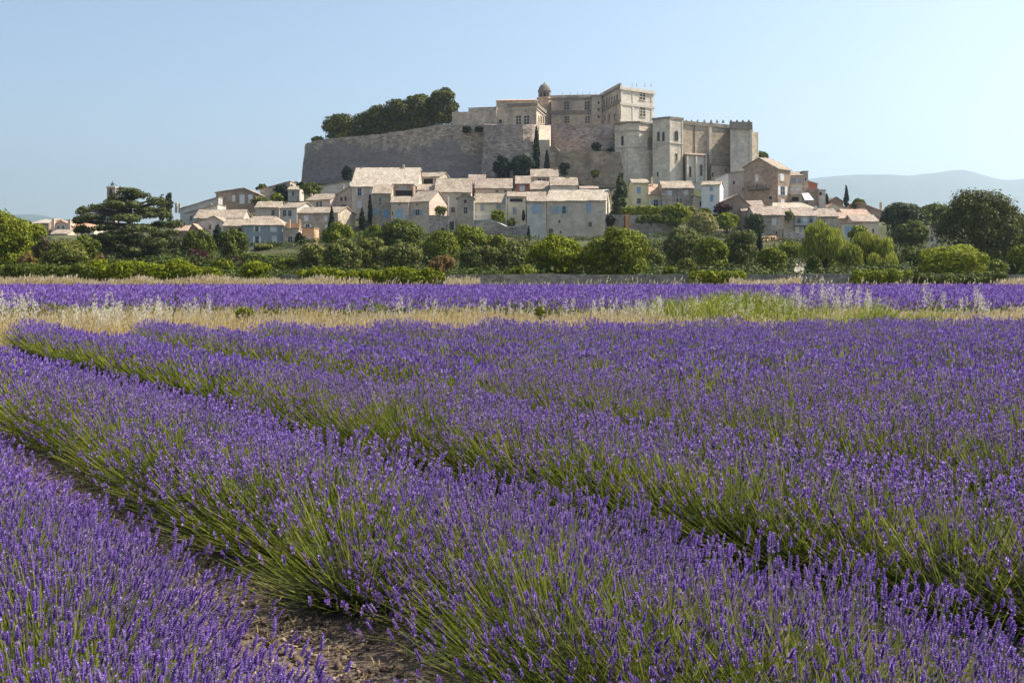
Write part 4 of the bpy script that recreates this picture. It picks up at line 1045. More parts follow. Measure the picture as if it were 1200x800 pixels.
def tree(name, label, cat, px, yt, yb, hw, Y, style, leaf, n=None, group='trees and shrubs below the village', lean=0., size=None, depth=.9, shape=None):
    if style == 'round' and Y < 215 and hw > 14 and group.startswith('trees and'): hw *= 1.12; yt -= 2
    global rng
    rng = np.random.default_rng(int(abs(px) * 97 + yt * 13 + Y))
    x = X_(px, Y); R = hw * Y / F; zt = Z_(yt, Y); zc = Z_(yb, Y)
    zg = float(terrain_z(x, Y)[0]) - .15
    if zc - zg > 1.1 * (zt - zc) or name == 'ivy': zg = zc - .3          # rooted in a wall or on a ledge
    zc = max(zc, zg + .05); Hh = max(zt - zc, .5)
    root = empty(name, (x, Y, zg)); tag(root, label, cat, group)
    size = size or max(.14, .0026 * Y); Rz = Hh / 2; cz = zc + Rz; lob = []
    if style == 'round':
        K = 26
        for i in range(K):
            d = unit(rng.normal(0, 1, 3)); d[2] = d[2] if d[2] > -.2 else d[2] * rng.choice([-1., 1.])
            q = rng.uniform(.52, .72); rr = rng.uniform(.28, .44)
            lob.append((x + d[0] * R * q, Y + d[1] * R * q * depth, cz + d[2] * Rz * q, R * rr, R * rr * depth, min(Rz, R) * rr * rng.uniform(.7, 1.0)))
        lob.append((x, Y, cz - Rz * .1, R * .62, R * .62 * depth, Rz * .62)); lob.append((x, Y - R * .2, cz - Rz * .55, R * .7, R * .6, Rz * .45))
        for i in range(9):
            d = unit(rng.normal(0, 1, 3)); d[2] = abs(d[2]); q = rng.uniform(.70, .86); rr = rng.uniform(.12, .20)
            lob.append((x + d[0] * R * q, Y + d[1] * R * q * depth, cz + d[2] * Rz * q, R * rr, R * rr, R * rr))
        fill = .3
    elif style == 'cypress':
        for i in range(26):
            f = i / 25.; w = R * (math.sin(math.pi * min(1, .12 + f * .88)) ** .6) * (1 - f * .55)
            a = rng.uniform(0, 6.28)
            lob.append((x + math.cos(a) * w * .25, Y + math.sin(a) * w * .25, zc + Hh * (.04 + f * .9), w * .8, w * .8, Hh * .09))
        fill = .3
    elif style == 'conifer':
        for i in range(46):
            f = rng.random(); w = R * (1 - f) ** .55 * .75 + R * .12; a = rng.uniform(0, 6.28); q = rng.uniform(.2, .7)
            lob.append((x + math.cos(a) * w * q, Y + math.sin(a) * w * q, zc + Hh * (.06 + f * .86), w * .5, w * .5, Hh * .07))
        fill = .3
    elif style == 'cedar':
        pads = [(-.02, .0, .95, .34), (.18, .1, .9, .30), (-.2, -.1, .84, .22), (.42, .0, .82, .30), (-.62, .1, .74, .26), (-.84, -.1, .70, .2), (-.40, .2, .78, .26), (.05, -.4, .76, .4), (.3, .3, .72, .4), (-.75, -.2, .57, .25),
                (-.88, .1, .46, .22), (-.5, -.3, .60, .3), (.55, -.1, .64, .34), (.1, -.5, .58, .44), (.66, .2, .54, .36), (-.28, -.5, .46, .4), (.4, -.5, .46, .44), (-.6, .1, .34, .36), (.7, -.2, .40, .36), (.05, -.6, .36, .5),
                (-.35, -.4, .28, .44), (.5, -.5, .28, .48), (.78, .2, .26, .30), (.1, -.5, .20, .5), (-.55, -.2, .2, .34), (.6, -.3, .13, .4), (-.2, -.4, .1, .45), (.3, -.3, .08, .5), (.85, -.2, .3, .3), (.9, 0, .18, .26), (-.7, -.3, .1, .35), (.75, -.4, .06, .4), (.2, -.6, .3, .4), (.0, -.6, .12, .5), (.45, -.5, .2, .5), (-.15, -.5, .36, .4), (0, .4, .5, .5), (-.3, .5, .4, .5), (.4, .5, .35, .5)]
        for u, v, f, w in pads:
            for k in range(4):
                lob.append((x + R * (u + rng.uniform(-.5, .5) * w), Y + R * (v + rng.uniform(-.4, .4) * w), zc + Hh * (f + rng.uniform(-.02, .02)), R * w * .40, R * w * .40, Hh * rng.uniform(.035, .06)))
        fill = .5
    elif style == 'willow':
        for i in range(34):
            d = unit(rng.normal(0, 1, 3)); d[2] = abs(d[2]) * 1.3 - .45; q = rng.uniform(.4, .95)
            lob.append((x + d[0] * R * q, Y + d[1] * R * q * depth, cz + d[2] * Rz * q, R * rng.uniform(.16, .32), R * .25, Rz * rng.uniform(.25, .42)))
        fill = .4
    elif style == 'hedge':
        L = int(max(8, 2.6 * hw * Y / F / max(Hh, .8)))
        for i in range(L):
            f = (i + .5) / L * 2 - 1
            hh = Hh * rng.uniform(.72, 1.0)
            lob.append((x + f * R * .96 + rng.normal(0, .2), Y + rng.uniform(-.3, .3), zc + hh * .5, R / L * 1.7 + .25, .9, hh * .5))
            lob.append((x + f * R * .96 + rng.normal(0, .6), Y + rng.uniform(-.5, .2), zc + hh * rng.uniform(.7, .9), .55, .55, .4))
        fill = .25
    elif style == 'clipped':
        lob = [(x, Y, cz, R, R, Rz)]
        fill = .12
    elif style == 'sparse':
        for i in range(20):
            d = unit(rng.normal(0, 1, 3)); d[2] = abs(d[2]) * 1.2 - .4; q = rng.uniform(.4, .85)
            lob.append((x + d[0] * R * q, Y + d[1] * R * q, cz + d[2] * Rz * q, R * .24, R * .24, R * .26))
        fill = .6
    if n is None:
        area = 4 * math.pi * ((R * R + 2 * R * Rz) / 3) if style != 'hedge' else 4 * R * (Hh + 1.4)
        n = int(np.clip(area * (3.4 if style != 'sparse' else 1.1) / (size * size * .28), 700, 20000))
    # trunk and limbs
    b = MB(); tr = max(.05, min(R, Hh) * .06)
    top = cz if style not in ('cypress', 'conifer', 'cedar') else zc + Hh * .9
    pts = [(x - lean, Y, zg - .1), (x - lean * .6, Y, zg + (top - zg) * .35), (x - lean * .2, Y + .05, zg + (top - zg) * .7), (x, Y, top)]
    b.tube(pts, [tr * 1.5, tr * 1.1, tr * .85, tr * .35], 7)
    if style in ('round', 'willow', 'sparse', 'cedar'):
        for l in lob[: (9 if style != 'cedar' else 40)]:
            z0 = zg + (top - zg) * (.45 if style != 'cedar' else min(.95, max(.1, (l[2] - zg) / (top - zg) - .06)))
            b.tube([(x, Y, z0), ((x + l[0]) / 2, (Y + l[1]) / 2, (z0 + l[2]) / 2 - .15), l[:3]], [tr * .5, tr * .36, tr * .12], 5)
    b.build('trunk', M['bark'], root, smooth=True)
    P, N = lobes_to_points(lob, n, fill)
    if style == 'willow':
        N[:, 2] *= .3; N += rng.normal(0, .2, N.shape)
        nn = len(P); N = unit(N); dn = np.tile(np.array([[0, 0, -1.]]), (nn, 1)) + rng.normal(0, .22, (nn, 3))
        a = unit(np.cross(N, dn)); 
        LV = np.array([[0, 0, -.9], [.09, 0, 0], [0, 0, .9], [-.09, 0, 0]])
        V, T = instance(LV, QF, P, -dn, np.full(nn, size * 1.9), size * rng.uniform(.7, 1.5, nn), rng.uniform(0, 6.28, nn))
    else:
        V, T = leaves(P, N, size)
    fast_mesh('crown', V, T, M[leaf], root)
    return root

GT = 'trees and shrubs below the village'
TR = []
def t_(*a, **k): TR.append((a, k))
# behind the houses and on the castle rock
GC = 'trees on the castle rampart'
t_('oak_tree', 'rounded dark tree standing alone at the left end of the rampart', 'tree', 398, 132.5, 172, 21.7, 340, 'round', 'l_oak', group=GC)
t_('oak_tree', 'lowest dark tree of the rampart grove, next to the lone round one', 'tree', 425, 131, 170, 16.0, 342, 'round', 'l_oak', group=GC)
t_('oak_tree', 'second dark tree of the rampart grove, at its lower left', 'tree', 446, 122, 168, 20.5, 341, 'round', 'l_oak', group=GC)
t_('oak_tree', 'dark tree in the middle of the rampart grove', 'tree', 470, 115, 165, 22.8, 340, 'round', 'l_oak', group=GC)
t_('oak_tree', 'tall dark tree in the upper part of the rampart grove', 'tree', 492, 108, 161, 22.8, 340, 'round', 'l_oak', group=GC)
t_('oak_tree', 'tallest tree at the right end of the rampart grove', 'tree', 518, 102, 150, 21, 339, 'round', 'l_oak', group=GC)
t_('shrub', 'small bush at the very left tip of the rampart top', 'shrub', 372, 160, 168, 8, 336, 'round', 'l_mid', group=GC)
t_('shrub', 'dark round bush hanging on the rampart, left of a similar one', 'shrub', 547, 148, 156, 5.6, 313.5, 'round', 'l_ivy', group=GC)
t_('shrub', 'dark round bush hanging on the rampart beside the bastion', 'shrub', 561, 148.5, 155, 5, 313.2, 'round', 'l_ivy', group=GC)
t_('shrub', 'clipped dark shrub on the grassy terrace under the grey wall', 'shrub', 698.5, 166.5, 178, 6.5, 312, 'round', 'l_ivy', group=GC)
t_('shrub', 'low dark shrubs by the apse on the grassy terrace', 'shrub', 718, 174, 178.5, 7, 311, 'round', 'l_ivy', group=GC)
t_('shrub', 'dark scrub at the foot of the bastion, left part', 'shrub', 589, 181, 213, 12, 303, 'round', 'l_ivy', group=GC)
t_('shrub', 'dark scrub at the foot of the bastion, below the ivy', 'shrub', 612, 180, 210, 15, 302, 'round', 'l_ivy', group=GC)
t_('ivy', 'dark ivy climbing the right edge of the bastion', 'ivy', 628.5, 147, 205, 5.5, 309, 'cypress', 'l_ivy', group=GC)
t_('ivy', 'ivy column at the foot of the tall buttress', 'ivy', 641, 176, 208, 4.6, 305, 'conifer', 'l_ivy', group=GC)
t_('shrub', 'scrub tuft beside the topmost small house', 'shrub', 661, 189, 207, 6.5, 301, 'round', 'l_ivy', group=GC)
t_('shrub', 'small scrub on the tan rocky terrace wall', 'shrub', 697, 199, 208, 5.4, 301.5, 'round', 'l_mid', group=GC)
t_('shrub', 'dark hanging bush at the foot of the rampart above the biggest roof', 'shrub', 407, 194, 212, 7, 314, 'round', 'l_ivy', group=GC)
t_('shrub', 'dark scrub on the rock right of the church', 'shrub', 893, 176, 196, 8, 322, 'round', 'l_mid', group=GC)
t_('shrub', 'round green bush at the foot of the rampart', 'shrub', 364.5, 213.5, 230, 13, 290, 'round', 'l_mid')
t_('shrub', 'bright little shrub in the yard below the ivied gable', 'shrub', 325, 226, 240, 8, 287, 'round', 'l_green')
t_('shrub', 'wide low shrub in the yard below the ivied gable', 'shrub', 306, 231, 242, 12, 284, 'round', 'l_olive')
t_('ivy', 'dark ivy covering the gable left of the rampart', 'ivy', 334, 217, 236, 10, 298, 'hedge', 'l_ivy')
t_('ivy', 'dark ivy wall between the ivied gable and the rampart foot', 'ivy', 346, 213, 224, 9, 318, 'hedge', 'l_ivy')
t_('shrub', 'pale treetop over the roof left of the ivied gable', 'shrub', 307, 214.5, 226, 7, 304, 'sparse', 'l_mid')
t_('ivy', 'ivy on the left corner of the house with arched blue shutters', 'ivy', 433.6, 226, 262, 3.2, 249, 'cypress', 'l_ivy')
t_('cypress_tree', 'dark clipped cypress below the ivied corner house', 'cypress', 424.5, 243.5, 270, 5, 244, 'cypress', 'l_cypress')
t_('cypress_tree', 'pointed cypress in front of the brown rubble house', 'cypress', 388.5, 241, 277, 4.6, 238, 'cypress', 'l_cypress')
t_('cypress_tree', 'broad dark cypress right of the blue house', 'cypress', 351, 272, 306, 8.5, 205, 'cypress', 'l_cypress')
t_('cypress_tree', 'broad dark cypress left of the blue house', 'cypress', 255, 262, 308, 10.5, 200, 'cypress', 'l_cypress')
t_('shrub', 'plant in a pot on the grey terrace wall', 'plant', 516, 241, 253, 7.5, 244, 'round', 'l_olive')
t_('small_tree', 'lime coloured terrace tree under the white balcony house', 'tree', 583, 245.2, 262, 9.5, 243.5, 'round', 'l_lime')
t_('shrub', 'bush on the terrace below the cream house', 'shrub', 599, 256, 266, 5, 243.5, 'round', 'l_mid')
t_('cypress_tree', 'tiny dark cypress against the cream house wall', 'cypress', 613.5, 246, 258, 1.6, 244, 'cypress', 'l_cypress')
t_('cypress_tree', 'slim dark cypress at the left corner of the big beige house', 'cypress', 619.5, 265, 292, 3, 228, 'cypress', 'l_cypress')
t_('conifer_tree', 'tall dark conifer right of the big beige house', 'conifer', 727, 201, 256, 14, 236, 'conifer', 'l_conifer')
t_('shrub', 'dark creeper at the right corner of the big beige house', 'creeper', 715, 249, 268, 6, 226, 'round', 'l_ivy')
t_('hedge', 'clipped hedge in front of the pale yellow house', 'hedge', 752, 241, 254, 22, 228, 'hedge', 'l_hedge')
t_('hedge', 'second clipped hedge lower down, above the light retaining wall', 'hedge', 763, 252, 263, 16, 221, 'hedge', 'l_mid')
t_('shrub', 'big bright bush in front of the grey stone house', 'shrub', 792, 237.5, 266, 20, 224, 'round', 'l_hedge')
t_('shrub', 'yellowish bush right of the big bright one under the grey stone house', 'shrub', 809, 240, 262, 9, 226, 'round', 'l_gold')
t_('shrub', 'purple leaved bush below the narrow white house', 'shrub', 847, 238, 254, 11, 234, 'round', 'l_purple')
t_('shrub', 'green bush below the tiny pink lean-to', 'shrub', 826, 243, 258, 10, 230, 'round', 'l_green')
t_('shrub', 'bright low bush below the purple one', 'shrub', 852, 249, 270, 15, 226, 'round', 'l_hedge')
t_('shrub', 'round clipped bush with a yellow sunlit rim', 'shrub', 823, 251, 283, 15.5, 216, 'clipped', 'l_gold')
t_('shrub', 'dark tree beside the square rubble house', 'tree', 884, 247, 282, 12, 229, 'round', 'l_conifer')
t_('ivy', 'ivy patch over the eave left of the white shuttered house', 'ivy', 924, 247, 259, 6, 239, 'round', 'l_olive')
t_('cypress_tree', 'tall slim cypress on the skyline', 'cypress', 991.6, 217, 242, 3.6, 288, 'cypress', 'l_cypress')
t_('conifer_tree', 'small dark conifer right of the grey block at the east end', 'conifer', 968.5, 227, 246, 4, 284, 'conifer', 'l_cypress')
t_('small_tree', 'small round tree on the skyline right of the cypress', 'tree', 1006, 232, 250, 8, 290, 'round', 'l_mid')
t_('poplar_tree', 'pair of leaning dark poplar plumes left of the village, the taller plume', 'poplar', 198, 221.5, 262, 5, 240, 'round', 'l_conifer')
t_('poplar_tree', 'shorter dark poplar plume beside the taller one', 'poplar', 190, 224.5, 262, 4, 241, 'round', 'l_conifer')
# belt of trees between wall and village
t_('cedar_tree', 'big spreading cedar with flat tiers of dark needles', 'cedar', 152, 220, 312, 66, 185, 'cedar', 'l_cedar', n=42000, size=.5)
t_('tree', 'yellow green tree at the far left edge', 'tree', 6, 250, 322, 30, 120, 'round', 'l_green')
t_('tree', 'taller green tree second from the left edge', 'tree', 32, 255, 318, 22, 128, 'round', 'l_green')
t_('tree', 'thin tawny tree with half bare twigs near the left edge', 'tree', 52, 268, 322, 17, 118, 'sparse', 'l_tawny')
t_('tree', 'olive toned tree between the tawny tree and the cedar', 'tree', 78, 282, 325, 24, 116, 'round', 'l_olive')
t_('tree', 'dark green tree in front of the two tall chimneys', 'tree', 98, 277, 318, 18, 140, 'round', 'l_mid')
t_('shrub', 'rust tinged shrub at far left', 'shrub', 30, 292, 322, 13, 114, 'sparse', 'l_rust')
t_('shrub', 'rust tinged shrub below the left side of the cedar', 'shrub', 113, 293, 318, 12, 150, 'sparse', 'l_rust')
t_('tree', 'dark green tree right of the cedar', 'tree', 232, 270, 313, 19, 178, 'round', 'l_mid')
t_('tree', 'green tree in front of the open loggia', 'tree', 273, 268, 312, 16, 186, 'round', 'l_mid')
t_('shrub', 'purple leaved shrub right of the cedar', 'shrub', 232, 291, 316, 13, 160, 'round', 'l_purple')
t_('shrub', 'purple leaved shrub below the blue house', 'shrub', 276, 299, 318, 9, 160, 'round', 'l_purple')
t_('shrub', 'round olive shrub at the foot of the blue house', 'shrub', 309, 286, 302, 10, 200, 'clipped', 'l_olive')
t_('shrub', 'wide soft green shrubs below the blue house', 'shrub', 306, 298, 321, 26, 165, 'round', 'l_mid')
t_('shrub', 'shrub under the broad cypress left of the blue house', 'shrub', 262, 304, 324, 14, 118, 'round', 'l_green')
t_('shrub', 'bright yellow green bush by the low wall, left of the long dark hedge', 'shrub', 299, 307, 332, 16, 95.5, 'round', 'l_hedge')
t_('shrub', 'soft shrub right of the broad cypress by the blue house', 'shrub', 338, 302, 322, 12, 150, 'round', 'l_green')
t_('olive_tree', 'grey green olive tree right of the broad cypress', 'olive tree', 368, 287, 322, 17, 150, 'round', 'l_olive')
t_('tree', 'green tree below the pointed cypress', 'tree', 397, 263, 300, 18, 190, 'round', 'l_green')
t_('olive_tree', 'wide grey green olive tree below the clipped cypress', 'olive tree', 402, 282, 322, 22, 145, 'round', 'l_grey')
t_('olive_tree', 'grey green olive tree in the middle of the left group', 'olive tree', 434, 277, 322, 18, 150, 'round', 'l_olive')
t_('tree', 'mid green tree below the arched blue shutters', 'tree', 468, 257, 300, 27, 185, 'round', 'l_mid')
t_('tree', 'low tree on the slope between two olive trees', 'tree', 440, 264, 290, 14, 192, 'round', 'l_green')
t_('olive_tree', 'dark grey olive tree above the right end of the long dark hedge', 'olive tree', 472, 284, 322, 24, 140, 'round', 'l_grey')
t_('shrub', 'rust and green shrub at the right end of the long dark hedge', 'shrub', 518, 296, 331, 20, 96, 'sparse', 'l_rust', n=5200)
t_('tree', 'tree below the grey terrace wall', 'tree', 518, 271, 318, 22, 160, 'round', 'l_green')
t_('tree', 'bright tree below the slim tower house', 'tree', 551, 265, 312, 21, 165, 'round', 'l_green')
t_('tree', 'bright tree below the dark stone terrace wall', 'tree', 580, 275, 312, 15, 165, 'round', 'l_green')
t_('olive_tree', 'grey olive tree in front of the two bright trees', 'olive tree', 562, 286, 325, 25, 130, 'round', 'l_grey')
t_('olive_tree', 'grey olive tree left of the bright yellow green tree', 'olive tree', 605, 283, 325, 24, 132, 'round', 'l_grey')
t_('tree', 'bright yellow green tree below the big beige house', 'tree', 652, 277, 330, 33, 110, 'round', 'l_hedge')
t_('shrub', 'small shrub by the low wall left of the bright yellow green tree', 'shrub', 612, 311, 333, 15, 100, 'round', 'l_green')
t_('tree', 'biggest round green tree in the middle of the tree belt', 'tree', 723, 266, 331, 37, 108, 'round', 'l_green', n=22000)
t_('olive_tree', 'pale olive tree just right of the biggest round tree', 'olive tree', 764, 288, 326, 13, 118, 'round', 'l_olive')
t_('olive_tree', 'dark olive tree below the round clipped bush', 'olive tree', 801, 267, 320, 24, 145, 'round', 'l_grey')
t_('tree', 'bright green tree right of the dark olive tree', 'tree', 834, 279, 320, 19, 135, 'round', 'l_green')
t_('shrub', 'pale shrub sprouting in front of the dark olive tree', 'shrub', 806, 300, 324, 13, 108, 'sparse', 'l_olive')
t_('shrub', 'small yellow shrub by the wall under the dark olive tree', 'shrub', 785, 311, 326, 9, 106, 'round', 'l_green')
t_('tree', 'tall olive toned tree left of the slim cypress', 'tree', 867, 268, 322, 19, 140, 'round', 'l_grey')
t_('cypress_tree', 'slim cypress below the orange roofed hut', 'cypress', 890, 270, 302, 5.6, 190, 'cypress', 'l_cypress')
t_('tree', 'dense green tree left of the concrete ramp', 'tree', 903, 289, 325, 17, 125, 'round', 'l_green')
t_('shrub', 'green shrubs above the concrete ramp', 'shrub', 926, 284, 304, 16, 170, 'round', 'l_green')
t_('willow_tree', 'taller pale willow in front of the white shuttered house', 'willow', 968, 258, 327, 33, 128, 'willow', 'l_willow', n=15000)
t_('willow_tree', 'wider pale willow on the right', 'willow', 1021, 273, 327, 38, 124, 'willow', 'l_willow', n=15000)
t_('shrub', 'green bush left foot of the taller willow', 'shrub', 953, 298, 325, 9, 122, 'round', 'l_mid')
t_('small_tree', 'bright small tree behind the two willows', 'tree', 1007, 264, 290, 13, 180, 'round', 'l_green')
t_('tree', 'dark blue green tree right of the village', 'tree', 1058, 236, 292, 24, 200, 'round', 'l_conifer')
t_('tree', 'mid green tree in front of the dark blue green one', 'tree', 1068, 258, 302, 18, 180, 'round', 'l_mid')
t_('tree', 'green tree on the skyline left of the huge dark tree', 'tree', 1095, 236, 285, 22, 215, 'round', 'l_mid')
t_('tree', 'small tree above the cream gabled house', 'tree', 1082, 243, 280, 13, 212, 'round', 'l_mid')
t_('tree', 'huge dark round tree at the right', 'tree', 1148, 224, 325, 47, 150, 'round', 'l_oak', n=30000)
t_('tree', 'dark tree at the right edge beside the huge one', 'tree', 1192, 247, 322, 20, 158, 'round', 'l_mid')
t_('tree', 'tree beyond the right edge beside the huge dark tree', 'tree', 1240, 255, 322, 36, 150, 'round', 'l_oak')
t_('shrub', 'olive shrub between the willow and the yellow bush', 'shrub', 1072, 290, 326, 18, 126, 'round', 'l_mid')
t_('shrub', 'spreading yellow green bush in front of the huge dark tree', 'shrub', 1113, 289, 330, 38, 103, 'round', 'l_bright')
t_('shrub', 'small yellow green bush at the foot of the huge dark tree', 'shrub', 1167, 304, 328, 13, 106, 'round', 'l_green')
t_('shrub', 'green bush at the right edge by the wall', 'shrub', 1197, 286, 328, 15, 108, 'round', 'l_green')
t_('tree', 'green tree beyond the left edge', 'tree', -45, 252, 322, 34, 122, 'round', 'l_mid')
# hedges along the low wall
GHG = 'hedges along the low wall'
t_('hedge', 'dark green hedge at the left end of the low wall', 'hedge', 30, 306, 334, 80, 95, 'hedge', 'l_mid', group=GHG)
t_('hedge', 'bright yellow green hedge under the cedar', 'hedge', 168, 304, 332, 62, 95.4, 'hedge', 'l_hedge', group=GHG)
t_('hedge', 'low bright hedge right of the one under the cedar', 'hedge', 238, 313, 332, 18, 95, 'hedge', 'l_hedge', group=GHG)
t_('hedge', 'long dark based hedge below the olive trees', 'hedge', 436, 314, 334.5, 80, 94.6, 'hedge', 'l_hedge', group=GHG)
t_('hedge', 'short bright hedge right of the biggest round tree', 'hedge', 838, 317, 333, 26, 94.6, 'hedge', 'l_hedge', group=GHG)
t_('hedge', 'dark hedge in front of the wider willow', 'hedge', 1030, 317, 334, 26, 94.8, 'hedge', 'l_hedge', group=GHG)
t_('hedge', 'low hedge under the spreading yellow green bush', 'hedge', 1125, 321, 334, 50, 95, 'hedge', 'l_mid', group=GHG)
for a, k in TR: tree(*a, **k)

# mixed scrub that fills the slope between the single trees: one mass
def thicket(name, label, x0, x1, Y0, Y1, prof, leaf, step):
    lob = []
    px = x0
    while px < x1:
        px += step * rng.uniform(.6, 1.3); Y = rng.uniform(Y0, Y1)
        x = X_(px, Y); zg = float(terrain_z(x, Y)[0]); yt = np.interp(px, prof[0], prof[1]) + rng.normal(0, 2.2)
        h = max(1.0, Z_(yt, Y) - zg); w = rng.uniform(1.6, 3.2)
        lob.append((x, Y, zg + h * .45, w, w, h * .55))
        for k in range(3): lob.append((x + rng.normal(0, w * .6), Y - rng.uniform(0, w * .7), zg + h * rng.uniform(.35, .85), w * .5, w * .5, h * .22))
    P, N = lobes_to_points(lob, 42000, .25); V, T = leaves(P, N, .42)
    o = fast_mesh(name, V, T, M[leaf], None, None, (X_((x0 + x1) / 2, (Y0 + Y1) / 2), (Y0 + Y1) / 2, 0))
    tag(o, label, 'undergrowth', None, 'stuff')
thicket('undergrowth', 'mixed green scrub filling the slope between the single trees', -120, 1330, 150, 172,
        ([-120, 60, 130, 200, 300, 360, 430, 500, 560, 620, 680, 730, 790, 850, 930, 1000, 1060, 1330], [292, 292, 304, 298, 302, 301, 292, 297, 297, 298, 301, 301, 296, 294, 304, 292, 290, 286]), 'l_scrub', 3.2)
thicket('undergrowth', 'grey green scrub right behind the low wall', -120, 1330, 104, 125,
        ([-120, 60, 130, 240, 330, 450, 560, 640, 730, 800, 900, 930, 945, 1000, 1100, 1330], [308, 310, 316, 317, 317, 315, 314, 313, 313, 313, 313, 320, 319, 312, 310, 308]), 'l_scrub', 4.)
thicket('undergrowth', 'scrub on the slope close under the lowest houses', 40, 1040, 186, 212,
        ([40, 110, 200, 260, 300, 345, 400, 430, 480, 520, 560, 620, 680, 720, 790, 860, 960, 1040], [279, 284, 296, 302, 301, 301, 280, 272, 278, 281, 284, 292, 289, 284, 284, 281, 290, 285]), 'l_scrub', 3.4)
# ------------------------------------------------------------------ lavender
def lavmat(name, stops, trans=.25):
    return leafmat(name, stops, trans, .7)
M['lv_petal'] = lavmat('lavender_petals', [(0, (.125, .055, .27)), (.4, (.25, .125, .48)), (.72, (.39, .24, .65)), (.93, (.58, .44, .80)), (1, (.38, .29, .30))], .3)
M['lv_calyx'] = lavmat('lavender_calyces', [(0, (.10, .055, .19)), (.6, (.17, .10, .31)), (1, (.28, .19, .35))], .15)
M['lv_stem'] = lavmat('lavender_stems', [(0, (.10, .135, .018)), (.5, (.20, .245, .03)), (.84, (.29, .32, .05)), (1, (.36, .30, .13))], .35)
M['lv_leaf'] = lavmat('lavender_leaves', [(0, (.055, .07, .02)), (.6, (.10, .125, .04)), (1, (.17, .17, .08))], .25)
M['lv_core'] = paint('dark_lavender_core', (.05, .05, .022), 1., .4)  # inner shade of the plant put into a dark core colour

U = np.array([-.618, .786]); NN = np.array([.786, .618])          # along the rows, across the rows

def hi_spike():
    V, Q, Mi = [], [], []
    for w, (z, r) in enumerate([(-.42, .75), (.02, .95), (.2, 1.05), (.38, 1.), (.56, .9), (.73, .75), (.9, .5)]):
        k = 5 if w else 4
        for i in range(k):
            a = 2 * math.pi * (i + w * .37) / k; c, s = math.cos(a), math.sin(a)
            p = [(.25 * r * c, .25 * r * s, z), (.8 * r * c - .42 * s, .8 * r * s + .42 * c, z + .07), (1.15 * r * c, 1.15 * r * s, z + .16), (.8 * r * c + .42 * s, .8 * r * s - .42 * c, z + .07)]
            b = len(V); V += p; Q.append((b, b + 1, b + 2, b + 3)); Mi.append(0)
    rings = [(.0, -.1), (.55, .08), (.62, .5), (.4, .85), (.0, 1.05)]
    b = len(V)
    for r, z in rings:
        for i in range(4): V.append((r * math.cos(i * math.pi / 2), r * math.sin(i * math.pi / 2), z))
    for j in range(4):
        for i in range(4): Q.append((b + j * 4 + i, b + j * 4 + (i + 1) % 4, b + (j + 1) * 4 + (i + 1) % 4, b + (j + 1) * 4 + i)); Mi.append(1)
    return np.array(V), np.array(Q), np.array(Mi)

def mid_spike():
    V, Q, Mi = [], [], []
    for w, (z, r) in enumerate([(-.3, .7), (.1, 1.05), (.4, 1.05), (.7, .8)]):
        for i in range(3):
            a = 2 * math.pi * (i + w * .5) / 3; c, s = math.cos(a), math.sin(a)
            b = len(V); V += [(.1 * c, .1 * s, z), (.7 * r * c - .7 * s, .7 * r * s + .7 * c, z + .12), (1.1 * r * c, 1.1 * r * s, z + .3), (.7 * r * c + .7 * s, .7 * r * s - .7 * c, z + .12)]
            Q.append((b, b + 1, b + 2, b + 3)); Mi.append(0)
    b = len(V)
    for r, z in [(.0, -.1), (.6, .3), (.0, 1.05)]:
        for i in range(3): V.append((r * math.cos(i * 2.09), r * math.sin(i * 2.09), z))
    for j in range(2):
        for i in range(3): Q.append((b + j * 3 + i, b + j * 3 + (i + 1) % 3, b + (j + 1) * 3 + (i + 1) % 3, b + (j + 1) * 3 + i)); Mi.append(1)
    return np.array(V), np.array(Q), np.array(Mi)

def low_spike():
    V, Q = [], []
    for w, z in ((0, 0.), (1, .42)):
        for i in range(2):
            a = math.pi * (i + w * .5) / 2; c, s = math.cos(a), math.sin(a)
            b = len(V); V += [(-c, -s, z), (0, 0, z - .15), (c, s, z + .1), (0, 0, z + .62)]; Q.append((b, b + 1, b + 2, b + 3))
    return np.array(V), np.array(Q), np.zeros(len(Q), int)
SP = [hi_spike(), mid_spike(), low_spike()]

def ribbons(B, Mp, T, w):
    n = len(B); a = rng.uniform(0, 6.28, n)
    d = np.stack([np.cos(a), np.sin(a), np.zeros(n)], -1) * (w[:, None] / 2)
    V = np.stack([B - d, B + d, Mp - d * .9, Mp + d * .9, T - d * .6, T + d * .6], 1).reshape(-1, 3)
    q = np.array([[0, 1, 3, 2], [2, 3, 5, 4]])
    return V, (q[None] + (np.arange(n) * 6)[:, None, None]).reshape(-1, 4)

def field_end(x): return np.interp(x, [-40, -14, -9.4, -4, 0, 6, 12.8, 40], [13, 21.6, 22.0, 22.5, 23.0, 23.8, 24.8, 29])

